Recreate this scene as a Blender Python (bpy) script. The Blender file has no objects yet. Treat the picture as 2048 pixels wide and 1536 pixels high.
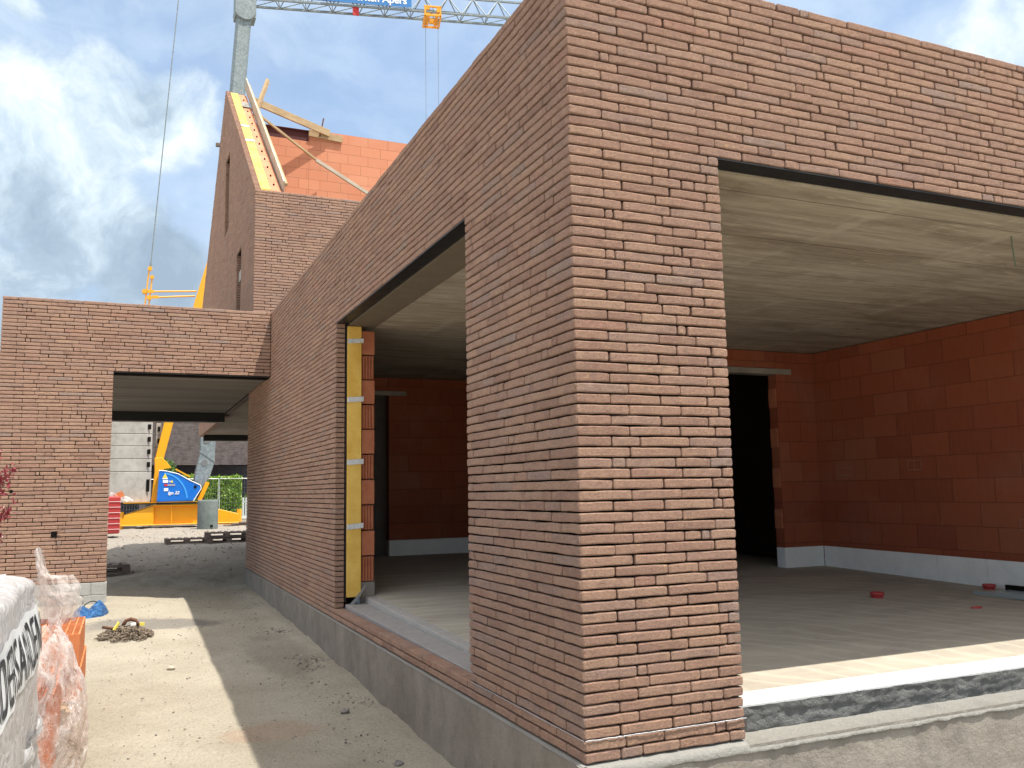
import bpy, bmesh, math, random
from mathutils import Vector, Matrix, noise as mn, Euler
random.seed(7)
R = math.radians
sc = bpy.context.scene
col = sc.collection
P = 0.05                      # height of one brick course
ZT, ZL = 3.85, 2.90           # top of the wall, underside of the lintels

# ------------------------------------------------------------------ helpers
def link(o):
    col.objects.link(o)
    return o

def tag(o, label=None, cat=None, group=None, kind=None):
    if label: o['label'] = label
    if cat: o['category'] = cat
    if group: o['group'] = group
    if kind: o['kind'] = kind
    return o

def thing(name, label, cat, loc, group=None):
    o = link(bpy.data.objects.new(name, None))
    o.empty_display_size = 0.2
    o.location = loc
    o['_o'] = list(loc)
    return tag(o, label, cat, group)

def root_origin(o):
    while o.parent is not None:
        o = o.parent
    return Vector(o['_o']) if '_o' in o else Vector((0, 0, 0))

class MB:
    def __init__(s):
        s.v = []; s.f = []
    def add(s, vs, fs):
        n = len(s.v)
        s.v.extend([tuple(v) for v in vs])
        s.f.extend([tuple(i + n for i in f) for f in fs])
        return s
    def box(s, a, b, m=None, j=0.0):
        x0, y0, z0 = a; x1, y1, z1 = b
        vs = [Vector(p) for p in ((x0,y0,z0),(x1,y0,z0),(x1,y1,z0),(x0,y1,z0),(x0,y0,z1),(x1,y0,z1),(x1,y1,z1),(x0,y1,z1))]
        if m is not None: vs = [m @ v for v in vs]
        return s.add(vs, [(0,3,2,1),(4,5,6,7),(0,1,5,4),(1,2,6,5),(2,3,7,6),(3,0,4,7)])
    def bar(s, p0, p1, w, h=None, up=(0,0,1)):
        h = h or w
        p0 = Vector(p0); p1 = Vector(p1)
        d = (p1 - p0).normalized()
        u = Vector(up)
        if abs(d.dot(u)) > .98: u = Vector((1, 0, 0))
        r = d.cross(u).normalized(); u = r.cross(d)
        vs = []
        for p in (p0, p1):
            for a, b in ((-1,-1),(1,-1),(1,1),(-1,1)):
                vs.append(p + r*a*w/2 + u*b*h/2)
        return s.add(vs, [(0,1,2,3),(7,6,5,4),(0,4,5,1),(1,5,6,2),(2,6,7,3),(3,7,4,0)])
    def tube(s, pts, r, n=6, cap=True):
        pts = [Vector(p) for p in pts]
        rs = r if isinstance(r, (list, tuple)) else [r]*len(pts)
        base = len(s.v); ref = None
        for i, p in enumerate(pts):
            d = (pts[min(i+1, len(pts)-1)] - pts[max(i-1, 0)]).normalized()
            if ref is None:
                ref = Vector((0,0,1)) if abs(d.z) < .9 else Vector((1,0,0))
            a = d.cross(ref).normalized(); b = a.cross(d).normalized(); ref = b
            for k in range(n):
                t = 2*math.pi*k/n
                s.v.append(tuple(p + (a*math.cos(t) + b*math.sin(t))*rs[i]))
        for i in range(len(pts)-1):
            for k in range(n):
                q = base + i*n
                s.f.append((q+k, q+(k+1)%n, q+n+(k+1)%n, q+n+k))
        if cap:
            s.f.append(tuple(base+k for k in range(n))[::-1])
            s.f.append(tuple(base+(len(pts)-1)*n+k for k in range(n)))
        return s
    def prism(s, pts, ax, a, b):
        def mk(p, t):
            if ax == 0: return (t, p[0], p[1])
            if ax == 1: return (p[0], t, p[1])
            return (p[0], p[1], t)
        n = len(pts)
        vs = [mk(p, a) for p in pts] + [mk(p, b) for p in pts]
        fs = [tuple(range(n))[::-1], tuple(range(n, 2*n))]
        for i in range(n):
            j = (i+1) % n
            fs.append((i, j, n+j, n+i))
        return s.add(vs, fs)
    def grid(s, fn, nu, nv):
        vs = [fn(i/nu, j/nv) for j in range(nv+1) for i in range(nu+1)]
        fs = [(j*(nu+1)+i, j*(nu+1)+i+1, (j+1)*(nu+1)+i+1, (j+1)*(nu+1)+i) for j in range(nv) for i in range(nu)]
        return s.add(vs, fs)
    def build(s, name, mat, parent=None, smooth=False, bevel=0, segs=1, fix=True):
        me = bpy.data.meshes.new(name)
        org = root_origin(parent) if parent else Vector((0,0,0))
        me.from_pydata([tuple(Vector(v) - org) for v in s.v], [], s.f)
        me.materials.append(mat)
        if fix:
            bm = bmesh.new(); bm.from_mesh(me)
            bmesh.ops.recalc_face_normals(bm, faces=bm.faces)
            bm.to_mesh(me); bm.free()
        if smooth:
            me.polygons.foreach_set('use_smooth', [True]*len(me.polygons))
        me.update()
        o = link(bpy.data.objects.new(name, me))
        if parent: o.parent = parent
        if bevel:
            m = o.modifiers.new('bevel', 'BEVEL'); m.width = bevel; m.segments = segs
            m.limit_method = 'ANGLE'; m.angle_limit = R(40)
        return o

def nz(x, y, z=0.0):
    return mn.noise(Vector((x, y, z)))

# ------------------------------------------------------------------ materials
class NT:
    def __init__(s, mat):
        s.t = mat.node_tree; s.t.nodes.clear()
    def n(s, typ, **kw):
        nd = s.t.nodes.new(typ)
        for k, v in kw.items():
            if k.startswith('i_'):
                key = k[2:]
                key = int(key) if key.isdigit() else key.replace('_', ' ')
                s.put(nd.inputs[key], v)
            else: setattr(nd, k, v)
        return nd
    def put(s, sock, v):
        if isinstance(v, bpy.types.NodeSocket): s.t.links.new(v, sock)
        elif isinstance(v, bpy.types.Node): s.t.links.new(v.outputs[0], sock)
        else:
            if isinstance(v, (tuple, list)) and len(v) == 3 and sock.type == 'RGBA': v = (*v, 1)
            sock.default_value = v
    def math(s, op, a, b=None, c=None, clamp=False):
        nd = s.t.nodes.new('ShaderNodeMath'); nd.operation = op; nd.use_clamp = clamp
        s.put(nd.inputs[0], a)
        if b is not None: s.put(nd.inputs[1], b)
        if c is not None: s.put(nd.inputs[2], c)
        return nd.outputs[0]
    def mix(s, f, a, b, mode='MIX'):
        nd = s.t.nodes.new('ShaderNodeMix'); nd.data_type = 'RGBA'; nd.blend_type = mode
        s.put(nd.inputs[0], f); s.put(nd.inputs[6], a); s.put(nd.inputs[7], b)
        return nd.outputs[2]
    def noise(s, vec, scale, detail=4, rough=.55, dist=0.0):
        nd = s.t.nodes.new('ShaderNodeTexNoise')
        nd.inputs['Scale'].default_value = scale; nd.inputs['Detail'].default_value = detail
        nd.inputs['Roughness'].default_value = rough; nd.inputs['Distortion'].default_value = dist
        if vec is not None: s.put(nd.inputs['Vector'], vec)
        return nd.outputs['Fac']
    def rng(s, v, a, b, c=0.0, d=1.0, smooth=False):
        nd = s.t.nodes.new('ShaderNodeMapRange'); nd.clamp = True
        if smooth: nd.interpolation_type = 'SMOOTHSTEP'
        s.put(nd.inputs[0], v)
        for i, q in enumerate((a, b, c, d)): nd.inputs[i+1].default_value = q
        return nd.outputs[0]
    def ramp(s, v, stops):
        nd = s.t.nodes.new('ShaderNodeValToRGB'); e = nd.color_ramp.elements
        while len(e) < len(stops): e.new(.5)
        for i, (p, c) in enumerate(stops):
            e[i].position = p; e[i].color = (*c, 1)
        s.put(nd.inputs[0], v)
        return nd.outputs[0]
    def pos(s):
        return s.t.nodes.new('ShaderNodeNewGeometry').outputs['Position']
    def scaled(s, vec, k):
        nd = s.t.nodes.new('ShaderNodeMapping'); s.put(nd.inputs[0], vec)
        nd.inputs['Scale'].default_value = k
        return nd.outputs[0]
    def bump(s, h, dist, strength=1.0, prev=None):
        nd = s.t.nodes.new('ShaderNodeBump'); nd.inputs['Distance'].default_value = dist
        nd.inputs['Strength'].default_value = strength
        s.put(nd.inputs['Height'], h)
        if prev is not None: s.put(nd.inputs['Normal'], prev)
        return nd.outputs[0]
    def out(s, c, rough=.8, nrm=None, metal=0.0, spec=.3, coat=0.0):
        b = s.t.nodes.new('ShaderNodeBsdfPrincipled'); o = s.t.nodes.new('ShaderNodeOutputMaterial')
        s.put(b.inputs['Base Color'], c); s.put(b.inputs['Roughness'], rough)
        b.inputs['Metallic'].default_value = metal; b.inputs['Specular IOR Level'].default_value = spec
        b.inputs['Coat Weight'].default_value = coat
        if nrm is not None: s.put(b.inputs['Normal'], nrm)
        s.t.links.new(b.outputs[0], o.inputs[0])
        return b

def newmat(name):
    m = bpy.data.materials.new(name); m.use_nodes = True
    return m, NT(m)

def speckled(name, a, b, scale=6, rough=.85, bump=.004, bscale=60, metal=0.0, fine=.25, spec=.3, stretch=None):
    m, t = newmat(name)
    p = t.pos()
    if stretch: p = t.scaled(p, stretch)
    f = t.rng(t.noise(p, scale, 6, .65), .3, .7)
    c = t.mix(f, a, b)
    g = t.noise(p, bscale, 5, .7)
    c = t.mix(fine, c, t.ramp(g, [(0.3, (.25, .25, .25)), (.7, (1.0, 1.0, 1.0))]), 'MULTIPLY')
    t.out(c, rough, t.bump(g, bump), metal, spec)
    return m

def brick_mat():
    m, t = newmat('hand_formed_brick')
    p = t.pos()
    ri = t.n('ShaderNodeNewGeometry').outputs['Random Per Island']
    base = t.ramp(ri, [(0.0, (.40, .242, .19)), (.22, (.50, .305, .232)), (.42, (.58, .362, .267)),
                       (.60, (.49, .31, .25)), (.78, (.59, .382, .28)), (.90, (.47, .315, .265)), (.96, (.43, .335, .30)), (1.0, (.55, .30, .225))])
    off = t.n('ShaderNodeCombineXYZ', i_0=t.math('MULTIPLY', ri, 37.0), i_1=t.math('MULTIPLY', ri, 91.0), i_2=0.0)
    pv = t.n('ShaderNodeVectorMath', operation='ADD', i_0=p, i_1=off.outputs[0]).outputs[0]
    blot = t.noise(pv, 14, 6, .7, .6)
    c = t.mix(t.rng(blot, .38, .62, 0, .42), base, (.60, .40, .27))
    c = t.mix(t.rng(t.noise(pv, 9, 4, .6, 1.0), .52, .7, 0, .45), c, (.32, .22, .19))
    ash = t.noise(t.scaled(pv, (1, 1, 2.2)), 34, 4, .7, 1.2)
    c = t.mix(t.rng(ash, .60, .72, 0, .35), c, (.62, .50, .36))
    big = t.noise(p, .9, 3, .5)
    c = t.mix(t.rng(big, .3, .7, 0, .3), c, (.33, .22, .19))
    grain = t.noise(pv, 260, 4, .75)
    c = t.mix(.45, c, t.ramp(grain, [(.3, (.45, .43, .42)), (.62, (1.0, 1.0, 1.0))]), 'MULTIPLY')
    crease = t.noise(t.scaled(pv, (1, 1, 2.6)), 42, 6, .72, 1.6)
    sp1 = t.noise(pv, 95, 5, .75)
    c = t.mix(.6, c, t.ramp(sp1, [(.34, (.60, .55, .52)), (.5, (1., 1., 1.)), (.66, (1.22, 1.2, 1.15))]), 'MULTIPLY')
    gold = t.noise(t.scaled(pv, (1, 1, 1.6)), 22, 5, .7, 1.0)
    c = t.mix(t.rng(gold, .63, .70, 0, .5), c, (.72, .50, .26))
    cr2 = t.rng(crease, .40, .52)
    c = t.mix(t.math('MULTIPLY', t.math('SUBTRACT', 1.0, cr2), .42), c, (.22, .13, .10))  # wrinkle shading partly baked into the brick colour as darker creases
    n1 = t.bump(crease, .018, 1.0)
    n1 = t.bump(sp1, .006, .9, n1)
    n2 = t.bump(grain, .003, .9, n1)
    t.out(c, .92, n2, 0, .12)
    return m

def clay_mat(name, cols, hi=(.34, .12, .06), dst=(.27, .17, .12), bw=.5, rh=.249):
    m, t = newmat(name)
    p = t.pos()
    s = t.n('ShaderNodeSeparateXYZ', i_0=p)
    u = t.math('ADD', s.outputs[0], s.outputs[1])
    v = t.n('ShaderNodeCombineXYZ', i_0=u, i_1=s.outputs[2], i_2=0.0).outputs[0]
    jit = t.n('ShaderNodeVectorMath', operation='ADD', i_0=v,
              i_1=t.n('ShaderNodeCombineXYZ', i_0=t.math('MULTIPLY', t.math('SUBTRACT', t.noise(v, 9, 2), .5), .008),
                      i_1=t.math('MULTIPLY', t.math('SUBTRACT', t.noise(v, 7, 2), .5), .008), i_2=0.0).outputs[0]).outputs[0]
    bt = t.n('ShaderNodeTexBrick', offset=.37, squash=1.0)
    t.put(bt.inputs['Vector'], jit)
    bt.inputs['Color1'].default_value = (0, 0, 0, 1); bt.inputs['Color2'].default_value = (1, 1, 1, 1)
    bt.inputs['Mortar'].default_value = (.5, .5, .5, 1)
    for k, q in (('Scale', 1.0), ('Mortar Size', .0028), ('Mortar Smooth', .25), ('Bias', 0.0), ('Brick Width', bw), ('Row Height', rh)):
        bt.inputs[k].default_value = q
    c = t.ramp(bt.outputs['Color'], [(0, cols[0]), (.45, cols[1]), (.8, cols[2]), (1, cols[3])])
    st = t.noise(t.scaled(v, (30, 3, 1)), 1.0, 4, .7)
    c = t.mix(t.rng(st, .35, .7, 0, .22), c, hi)
    dust = t.noise(p, 1.4, 5, .6)
    c = t.mix(t.rng(dust, .5, .75, 0, .25), c, dst)
    c = t.mix(t.math('MULTIPLY', bt.outputs['Fac'], .75), c, (.10, .035, .02))
    comb = t.n('ShaderNodeTexWave', wave_type='BANDS', bands_direction='X')
    t.put(comb.inputs['Vector'], v); comb.inputs['Scale'].default_value = 26; comb.inputs['Distortion'].default_value = .4
    h = t.math('SUBTRACT', t.math('MULTIPLY', comb.outputs['Fac'], .12), t.math('MULTIPLY', bt.outputs['Fac'], 1.0))
    n1 = t.bump(h, .006, .8)
    n2 = t.bump(t.noise(p, 180, 4, .7), .001, .6, n1)
    t.out(c, .85, n2, 0, .2)
    return m

def plain(name, c, rough=.5, metal=0.0, spec=.5, var=.12, coat=0.0, bump=.0006):
    m, t = newmat(name)
    p = t.pos()
    f = t.noise(p, 5, 5, .65)
    cc = t.mix(t.rng(f, .35, .7, 0, var), c, tuple(q*.45 for q in c))
    g = t.noise(p, 90, 3, .6)
    rr = t.rng(f, .3, .7, max(rough-.1, .05), min(rough+.12, 1))
    t.out(cc, rr, t.bump(g, bump), metal, spec, coat)
    return m

M = {}
M['brick'] = brick_mat()
M['core'] = plain('dark_joint_and_shade', (.012, .011, .010), .95, spec=.05)
M['clay'] = clay_mat('clay_block_wall', [(.215, .056, .029), (.245, .065, .032), (.27, .074, .036), (.265, .088, .047)])  # room walls: block colour lowered so the interior reads as shaded
M['clay_sun'] = clay_mat('sunlit_clay_block_wall', [(.53, .215, .125), (.58, .245, .14), (.55, .23, .135), (.61, .265, .155)], (.64, .28, .16), (.6, .36, .24))  # lighter copy of the same blocks, for walls standing in the sun
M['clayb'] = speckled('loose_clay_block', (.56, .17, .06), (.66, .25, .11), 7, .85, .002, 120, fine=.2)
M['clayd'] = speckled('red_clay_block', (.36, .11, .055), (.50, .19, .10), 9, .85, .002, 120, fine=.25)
M['white'] = speckled('white_cellular_block', (.72, .73, .71), (.83, .83, .81), 5, .9, .002, 150, fine=.12)
M['render'] = None
M['black'] = plain('black_steel', (.012, .012, .013), .45, 0, .4)
M['foil'] = plain('aluminium_tape', (.72, .74, .76), .32, .8, .5, .2, bump=.01)
M['wood'] = speckled('raw_timber', (.38, .26, .14), (.54, .40, .24), 3, .8, .002, 90, fine=.35, stretch=(1, 1, 3))
M['woodw'] = speckled('pale_formwork_board', (.40, .35, .28), (.56, .51, .42), 3, .8, .002, 90, fine=.3)
M['woodd'] = speckled('weathered_pallet_timber', (.16, .12, .10), (.27, .21, .18), 4, .9, .003, 60, fine=.4)
M['yellow'] = plain('yellow_crane_paint', (.85, .38, .01), .35, 0, .5, .12, .3)
M['blue'] = plain('blue_cover_paint', (.01, .16, .62), .3, 0, .5, .15, .4)
M['bluel'] = plain('light_blue_stripe', (.06, .36, .85), .35, 0, .5, .1)
M['galv'] = None
M['txtw'] = plain('white_print', (.85, .86, .87), .5, spec=.3, var=.03)
M['txtk'] = plain('black_print', (.03, .035, .045), .45, spec=.3, var=.03)
M['redp'] = plain('red_paint', (.55, .03, .03), .45, spec=.4)
M['redpl'] = plain('red_plastic', (.42, .04, .04), .4, spec=.5)
M['maroon'] = plain('primer_red_steel', (.085, .022, .022), .6, spec=.3)
M['chain'] = speckled('rusty_chain_steel', (.15, .11, .08), (.36, .30, .23), 30, .6, .002, 200, metal=.5, fine=.4)
M['rust'] = speckled('rusty_hook', (.12, .05, .03), (.2, .09, .05), 30, .75, .002, 200, metal=.2, fine=.4)
M['tagy'] = plain('yellow_tag', (.75, .62, .08), .5)
M['stone'] = speckled('grey_stone', (.12, .115, .11), (.33, .31, .28), 12, .9, .004, 100, fine=.4)
M['stonep'] = speckled('pale_stone', (.42, .36, .28), (.55, .48, .38), 12, .9, .004, 100, fine=.4)
M['redleaf'] = None
M['lead'] = plain('silver_membrane', (.50, .51, .54), .45, .5, .5, .3, bump=.006)
M['greymem'] = plain('grey_membrane', (.16, .17, .18), .55, 0, .4, .2)

def render_mat(name, a, b, sc_=3.0, bs=22, bd=.012, trowel=True):
    m, t = newmat(name)
    p = t.pos()
    f = t.noise(p, sc_, 6, .65)
    c = t.mix(t.rng(f, .3, .7), a, b)
    st = t.noise(t.scaled(p, (1, 1, .8)), 5, 7, .72)
    c = t.mix(t.rng(st, .48, .66, 0, .4), c, tuple(q*.6 for q in a))
    g = t.noise(p, 140, 4, .7)
    c = t.mix(.3, c, t.ramp(g, [(.3, (.5, .5, .5)), (.65, (1., 1., 1.))]), 'MULTIPLY')
    h = t.noise(p, bs, 6, .7, .35)
    n = t.bump(h, bd, .7)
    n = t.bump(g, .002, .7, n)
    t.out(c, .92, n, 0, .15)
    return m
M['plinth'] = render_mat('grey_plinth_render', (.20, .176, .150), (.30, .268, .232), 2.0, 26, .012)
M['mortar'] = render_mat('pale_mortar', (.24, .235, .22), (.36, .35, .32), 5, 40, .018)
M['blockp'] = render_mat('concrete_block_plinth', (.25, .225, .195), (.36, .33, .29), 3, 34, .014)
M['bitum'] = render_mat('dark_grey_slurry', (.135, .138, .136), (.20, .202, .198), 4, 13, .06)
M['conc'] = render_mat('cast_concrete', (.36, .34, .31), (.50, .48, .45), 1.5, 6, .006)
M['pipe'] = render_mat('green_grey_concrete', (.13, .16, .155), (.20, .23, .22), 3, 20, .006)

def floor_mat():
    m, t = newmat('screed_floor')
    p = t.pos()
    a = t.noise(t.scaled(p, (.5, 1.6, 1)), 1.6, 6, .65, .6)
    b = t.noise(p, .8, 4, .6)
    c = t.mix(t.rng(a, .35, .68), (.36, .32, .265), (.48, .435, .355))
    c = t.mix(t.rng(b, .5, .7, 0, .5), c, (.31, .27, .22))
    arc = t.n('ShaderNodeTexWave', wave_type='RINGS', rings_direction='Z', i_Scale=1.3); arc.inputs['Distortion'].default_value = 9; arc.inputs['Detail'].default_value = 5; t.put(arc.inputs['Vector'], p)
    c = t.mix(t.math('MULTIPLY', t.rng(arc.outputs['Fac'], .75, 1.0), .28), c, (.62, .56, .47))
    spl = t.noise(p, 3.4, 7, .75, .5)
    c = t.mix(t.rng(spl, .62, .66, 0, .45), c, (.24, .21, .17))
    c = t.mix(t.rng(t.noise(p, 26, 3, .6), .70, .73, 0, .6), c, (.66, .62, .55))
    g = t.noise(p, 120, 5, .75)
    c = t.mix(.25, c, t.ramp(g, [(.3, (.5, .5, .5)), (.65, (1., 1., 1.))]), 'MULTIPLY')
    t.out(c, .82, t.bump(g, .002, .6), 0, .3)
    return m
M['floor'] = floor_mat()

def ceil_mat():
    m, t = newmat('precast_ceiling')
    p = t.pos()
    s = t.n('ShaderNodeSeparateXYZ', i_0=p)
    a = t.noise(t.scaled(p, (.5, 6.5, 1)), 2.1, 8, .70, .7)
    c = t.mix(t.rng(a, .34, .66), (.255, .22, .175), (.42, .375, .305))
    d = t.noise(t.scaled(p, (.6, 1.8, 1)), 1.2, 6, .65, .5)
    c = t.mix(t.rng(d, .46, .64, 0, .65), c, (.17, .135, .095))
    # pale laitance streaks running with the panels
    e = t.noise(t.scaled(p, (.9, 11, 1)), 2.3, 8, .72, .5)
    c = t.mix(t.rng(e, .57, .66, 0, .75), c, (.56, .50, .40))
    # trowelled plate joints crossing them
    jx = t.math('ADD', s.outputs[0], t.math('MULTIPLY', s.outputs[1], .03))
    q = t.math('ABSOLUTE', t.math('SUBTRACT', t.math('FRACT', t.math('MULTIPLY', t.math('SUBTRACT', jx, 1.78), .80)), .5))
    rag = t.noise(p, 5, 7, .75)
    sm = t.rng(t.math('ADD', q, t.math('MULTIPLY', t.math('SUBTRACT', rag, .5), .34)), .0, .05, 1, 0)
    c = t.mix(t.math('MULTIPLY', t.math('MULTIPLY', sm, t.rng(t.noise(p, 1.6, 4), .42, .58)), .55), c, (.44, .40, .33))
    sc1 = t.noise(t.scaled(p, (9, 1.2, 1)), 2.0, 6, .7, .8)
    c = t.mix(t.math('MULTIPLY', t.rng(sc1, .60, .68), .30), c, (.48, .44, .37))
    pat = t.noise(p, 2.2, 7, .7)
    c = t.mix(t.rng(pat, .56, .68, 0, .45), c, (.45, .41, .34))
    fr = t.math('ABSOLUTE', t.math('SUBTRACT', t.math('FRACT', t.math('MULTIPLY', t.math('ADD', s.outputs[1], t.math('MULTIPLY', t.noise(p, 1.5, 3), .03)), 1.37)), .5))
    ln = t.rng(fr, .0, .010, 1, 0)
    c = t.mix(t.math('MULTIPLY', ln, .65), c, (.085, .07, .055))
    ru = t.noise(t.scaled(p, (1, 2.5, 1)), 3.3, 3, .5)
    c = t.mix(t.rng(ru, .72, .76, 0, .5), c, (.12, .07, .03))
    h = t.math('SUBTRACT', t.math('ADD', t.math('MULTIPLY', a, .4), t.math('MULTIPLY', rag, .5)), ln)
    t.out(c, .9, t.bump(h, .012, .7), 0, .2)
    return m
M['ceil'] = ceil_mat()

def galv_mat():
    m, t = newmat('galvanised_steel')
    p = t.pos()
    v = t.n('ShaderNodeTexVoronoi'); t.put(v.inputs['Vector'], p); v.inputs['Scale'].default_value = 14
    c = t.ramp(v.outputs['Color'], [(0, (.15, .185, .20)), (1, (.30, .345, .355))])
    c = t.mix(t.rng(t.noise(p, 2, 4), .4, .7, 0, .4), c, (.19, .23, .24))
    t.out(c, .55, None, .25, .4)
    return m
M['galv'] = galv_mat()

def ins_mat():
    m, t = newmat('yellow_insulation')
    p = t.pos()
    f = t.noise(p, 5, 5, .6)
    c = t.mix(t.rng(f, .35, .7), (.66, .40, .075), (.80, .54, .14))
    d = t.noise(p, 28, 4, .7)
    c = t.mix(t.rng(d, .58, .7, 0, .4), c, (.50, .24, .04))
    t.out(c, .75, t.bump(d, .002), 0, .3)
    return m
M['ins'] = ins_mat()

def film_mat(name, tint, alpha, rough=.22, bs=.7, vs=11):
    m, t = newmat(name)
    p = t.pos()
    n = t.noise(p, 8, 2, .5, .7)
    v = t.n('ShaderNodeTexVoronoi', feature='DISTANCE_TO_EDGE'); t.put(v.inputs['Vector'], t.n('ShaderNodeVectorMath', operation='ADD', i_0=p, i_1=t.n('ShaderNodeVectorMath', operation='SCALE', i_0=t.n('ShaderNodeTexNoise', i_Scale=6.0).outputs['Color']).outputs[0]).outputs[0]); v.inputs['Scale'].default_value = vs
    crs = t.rng(v.outputs['Distance'], 0, .12)
    bmp = t.bump(n, .05, bs); bmp = t.bump(crs, .006, bs, bmp)
    tr = t.n('ShaderNodeBsdfTransparent'); tr.inputs[0].default_value = (.97, .95, .94, 1)
    df = t.n('ShaderNodeBsdfPrincipled'); df.inputs['Base Color'].default_value = (*tint, 1)
    df.inputs['Roughness'].default_value = rough; df.inputs['Specular IOR Level'].default_value = .8
    t.put(df.inputs['Normal'], bmp)
    tl = t.n('ShaderNodeBsdfTranslucent'); tl.inputs[0].default_value = (*tint, 1); t.put(tl.inputs['Normal'], bmp)
    m1 = t.n('ShaderNodeMixShader'); m1.inputs[0].default_value = .35
    t.put(m1.inputs[1], df.outputs[0]); t.put(m1.inputs[2], tl.outputs[0])
    fac = t.math('ADD', t.rng(n, .36, .62, alpha[0], alpha[1]), t.math('MULTIPLY', t.math('SUBTRACT', 1.0, crs), .22), clamp=True)
    m2 = t.n('ShaderNodeMixShader'); t.put(m2.inputs[0], fac)
    t.put(m2.inputs[1], tr.outputs[0]); t.put(m2.inputs[2], m1.outputs[0])
    o = t.n('ShaderNodeOutputMaterial'); t.put(o.inputs[0], m2.outputs[0])
    return m
M['film'] = film_mat('clear_plastic_film', (.90, .85, .83), (.12, .62), .16)
M['filmw'] = film_mat('milky_shrink_wrap', (.74, .74, .76), (.80, 1.0), .2, .35, 5.0)
M['filmr'] = film_mat('red_plastic_film', (.62, .03, .06), (.85, .98), .3)
M['tarp'] = None
def tarp_mat():
    m, t = newmat('blue_tarpaulin')
    p = t.pos(); n = t.noise(p, 22, 4, .6, 1.0)
    c = t.mix(t.rng(n, .4, .7), (.012, .075, .24), (.05, .22, .50))
    t.out(c, .38, t.bump(n, .06), 0, .6)
    return m
M['tarp'] = tarp_mat()

def leaf_mat(name, a, b, c3):
    m, t = newmat(name)
    ri = t.n('ShaderNodeNewGeometry').outputs['Random Per Island']
    c = t.ramp(ri, [(0, a), (.5, b), (1, c3)])
    d = t.n('ShaderNodeBsdfDiffuse'); t.put(d.inputs[0], c)
    l = t.n('ShaderNodeBsdfTranslucent'); t.put(l.inputs[0], c)
    g = t.n('ShaderNodeBsdfGlossy'); g.inputs['Roughness'].default_value = .4
    m1 = t.n('ShaderNodeMixShader'); m1.inputs[0].default_value = .35
    t.put(m1.inputs[1], d.outputs[0]); t.put(m1.inputs[2], l.outputs[0])
    m2 = t.n('ShaderNodeMixShader'); m2.inputs[0].default_value = .05
    t.put(m2.inputs[1], m1.outputs[0]); t.put(m2.inputs[2], g.outputs[0])
    o = t.n('ShaderNodeOutputMaterial'); t.put(o.inputs[0], m2.outputs[0])
    return m
M['redleaf'] = leaf_mat('dark_red_leaf', (.16, .012, .025), (.34, .03, .05), (.12, .03, .02))
M['hedge'] = leaf_mat('light_green_leaf', (.10, .22, .02), (.22, .38, .04), (.36, .50, .07))
M['greenl'] = leaf_mat('mid_green_leaf', (.05, .11, .015), (.10, .2, .03), (.16, .28, .04))

def ground_mat():
    m, t = newmat('sandy_ground')
    p = t.pos()
    a = t.noise(p, 1.1, 6, .6)
    c = t.mix(t.rng(a, .35, .68), (.46, .41, .325), (.57, .52, .425))
    s = t.n('ShaderNodeSeparateXYZ', i_0=p)
    # farther yard: churned grey earth from the end of the driveway on
    far = t.rng(t.math('ADD', s.outputs[1], t.math('MULTIPLY', t.noise(p, .8, 5, .6), 5.0)), 13.5, 18.5)
    c = t.mix(far, c, t.mix(t.noise(p, 3, 5, .7), (.22, .20, .175), (.42, .38, .33)))
    grn = t.noise(p, 55, 6, .8)
    c = t.mix(.7, c, t.ramp(grn, [(.30, (.36, .34, .31)), (.50, (.95, .95, .95)), (.7, (1.12, 1.1, 1.05))]), 'MULTIPLY')
    clod = t.noise(t.scaled(p, (1, 1, 1)), 17, 5, .75)
    c = t.mix(t.rng(clod, .60, .68, 0, .4), c, (.27, .24, .20))
    # ash-dark smear behind the chain and along the wall foot
    def smear(cx, cy, rx, ry, amt, cc, c):
        dx = t.math('DIVIDE', t.math('SUBTRACT', s.outputs[0], cx), rx)
        dy = t.math('DIVIDE', t.math('SUBTRACT', s.outputs[1], cy), ry)
        r2 = t.math('ADD', t.math('MULTIPLY', dx, dx), t.math('MULTIPLY', dy, dy))
        k = t.math('SUBTRACT', t.math('ADD', 1.15, t.math('MULTIPLY', t.math('SUBTRACT', t.noise(p, 6, 6, .7), .5), 1.6)), r2)
        return t.mix(t.math('MULTIPLY', t.rng(k, 0, .6), amt), c, cc)
    c = smear(-1.55, 7.9, .85, .45, .62, (.15, .145, .15), c)
    c = smear(-.45, 5.6, .3, 1.3, .35, (.22, .20, .175), c)
    c = smear(-.9, 2.9, .35, .25, .25, (.5, .27, .18), c)
    c = t.mix(t.rng(t.noise(p, 4.2, 7, .75, .4), .58, .66, 0, .28), c, (.33, .28, .21))
    c = t.mix(t.rng(t.noise(p, 31, 3, .6), .69, .73, 0, .6), c, (.70, .64, .54))
    h = t.math('ADD', t.math('MULTIPLY', grn, .45), t.noise(p, 14, 7, .8))
    n = t.bump(h, .05, .9)
    t.out(c, .95, n, 0, .1)
    return m
M['ground'] = ground_mat()

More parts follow.
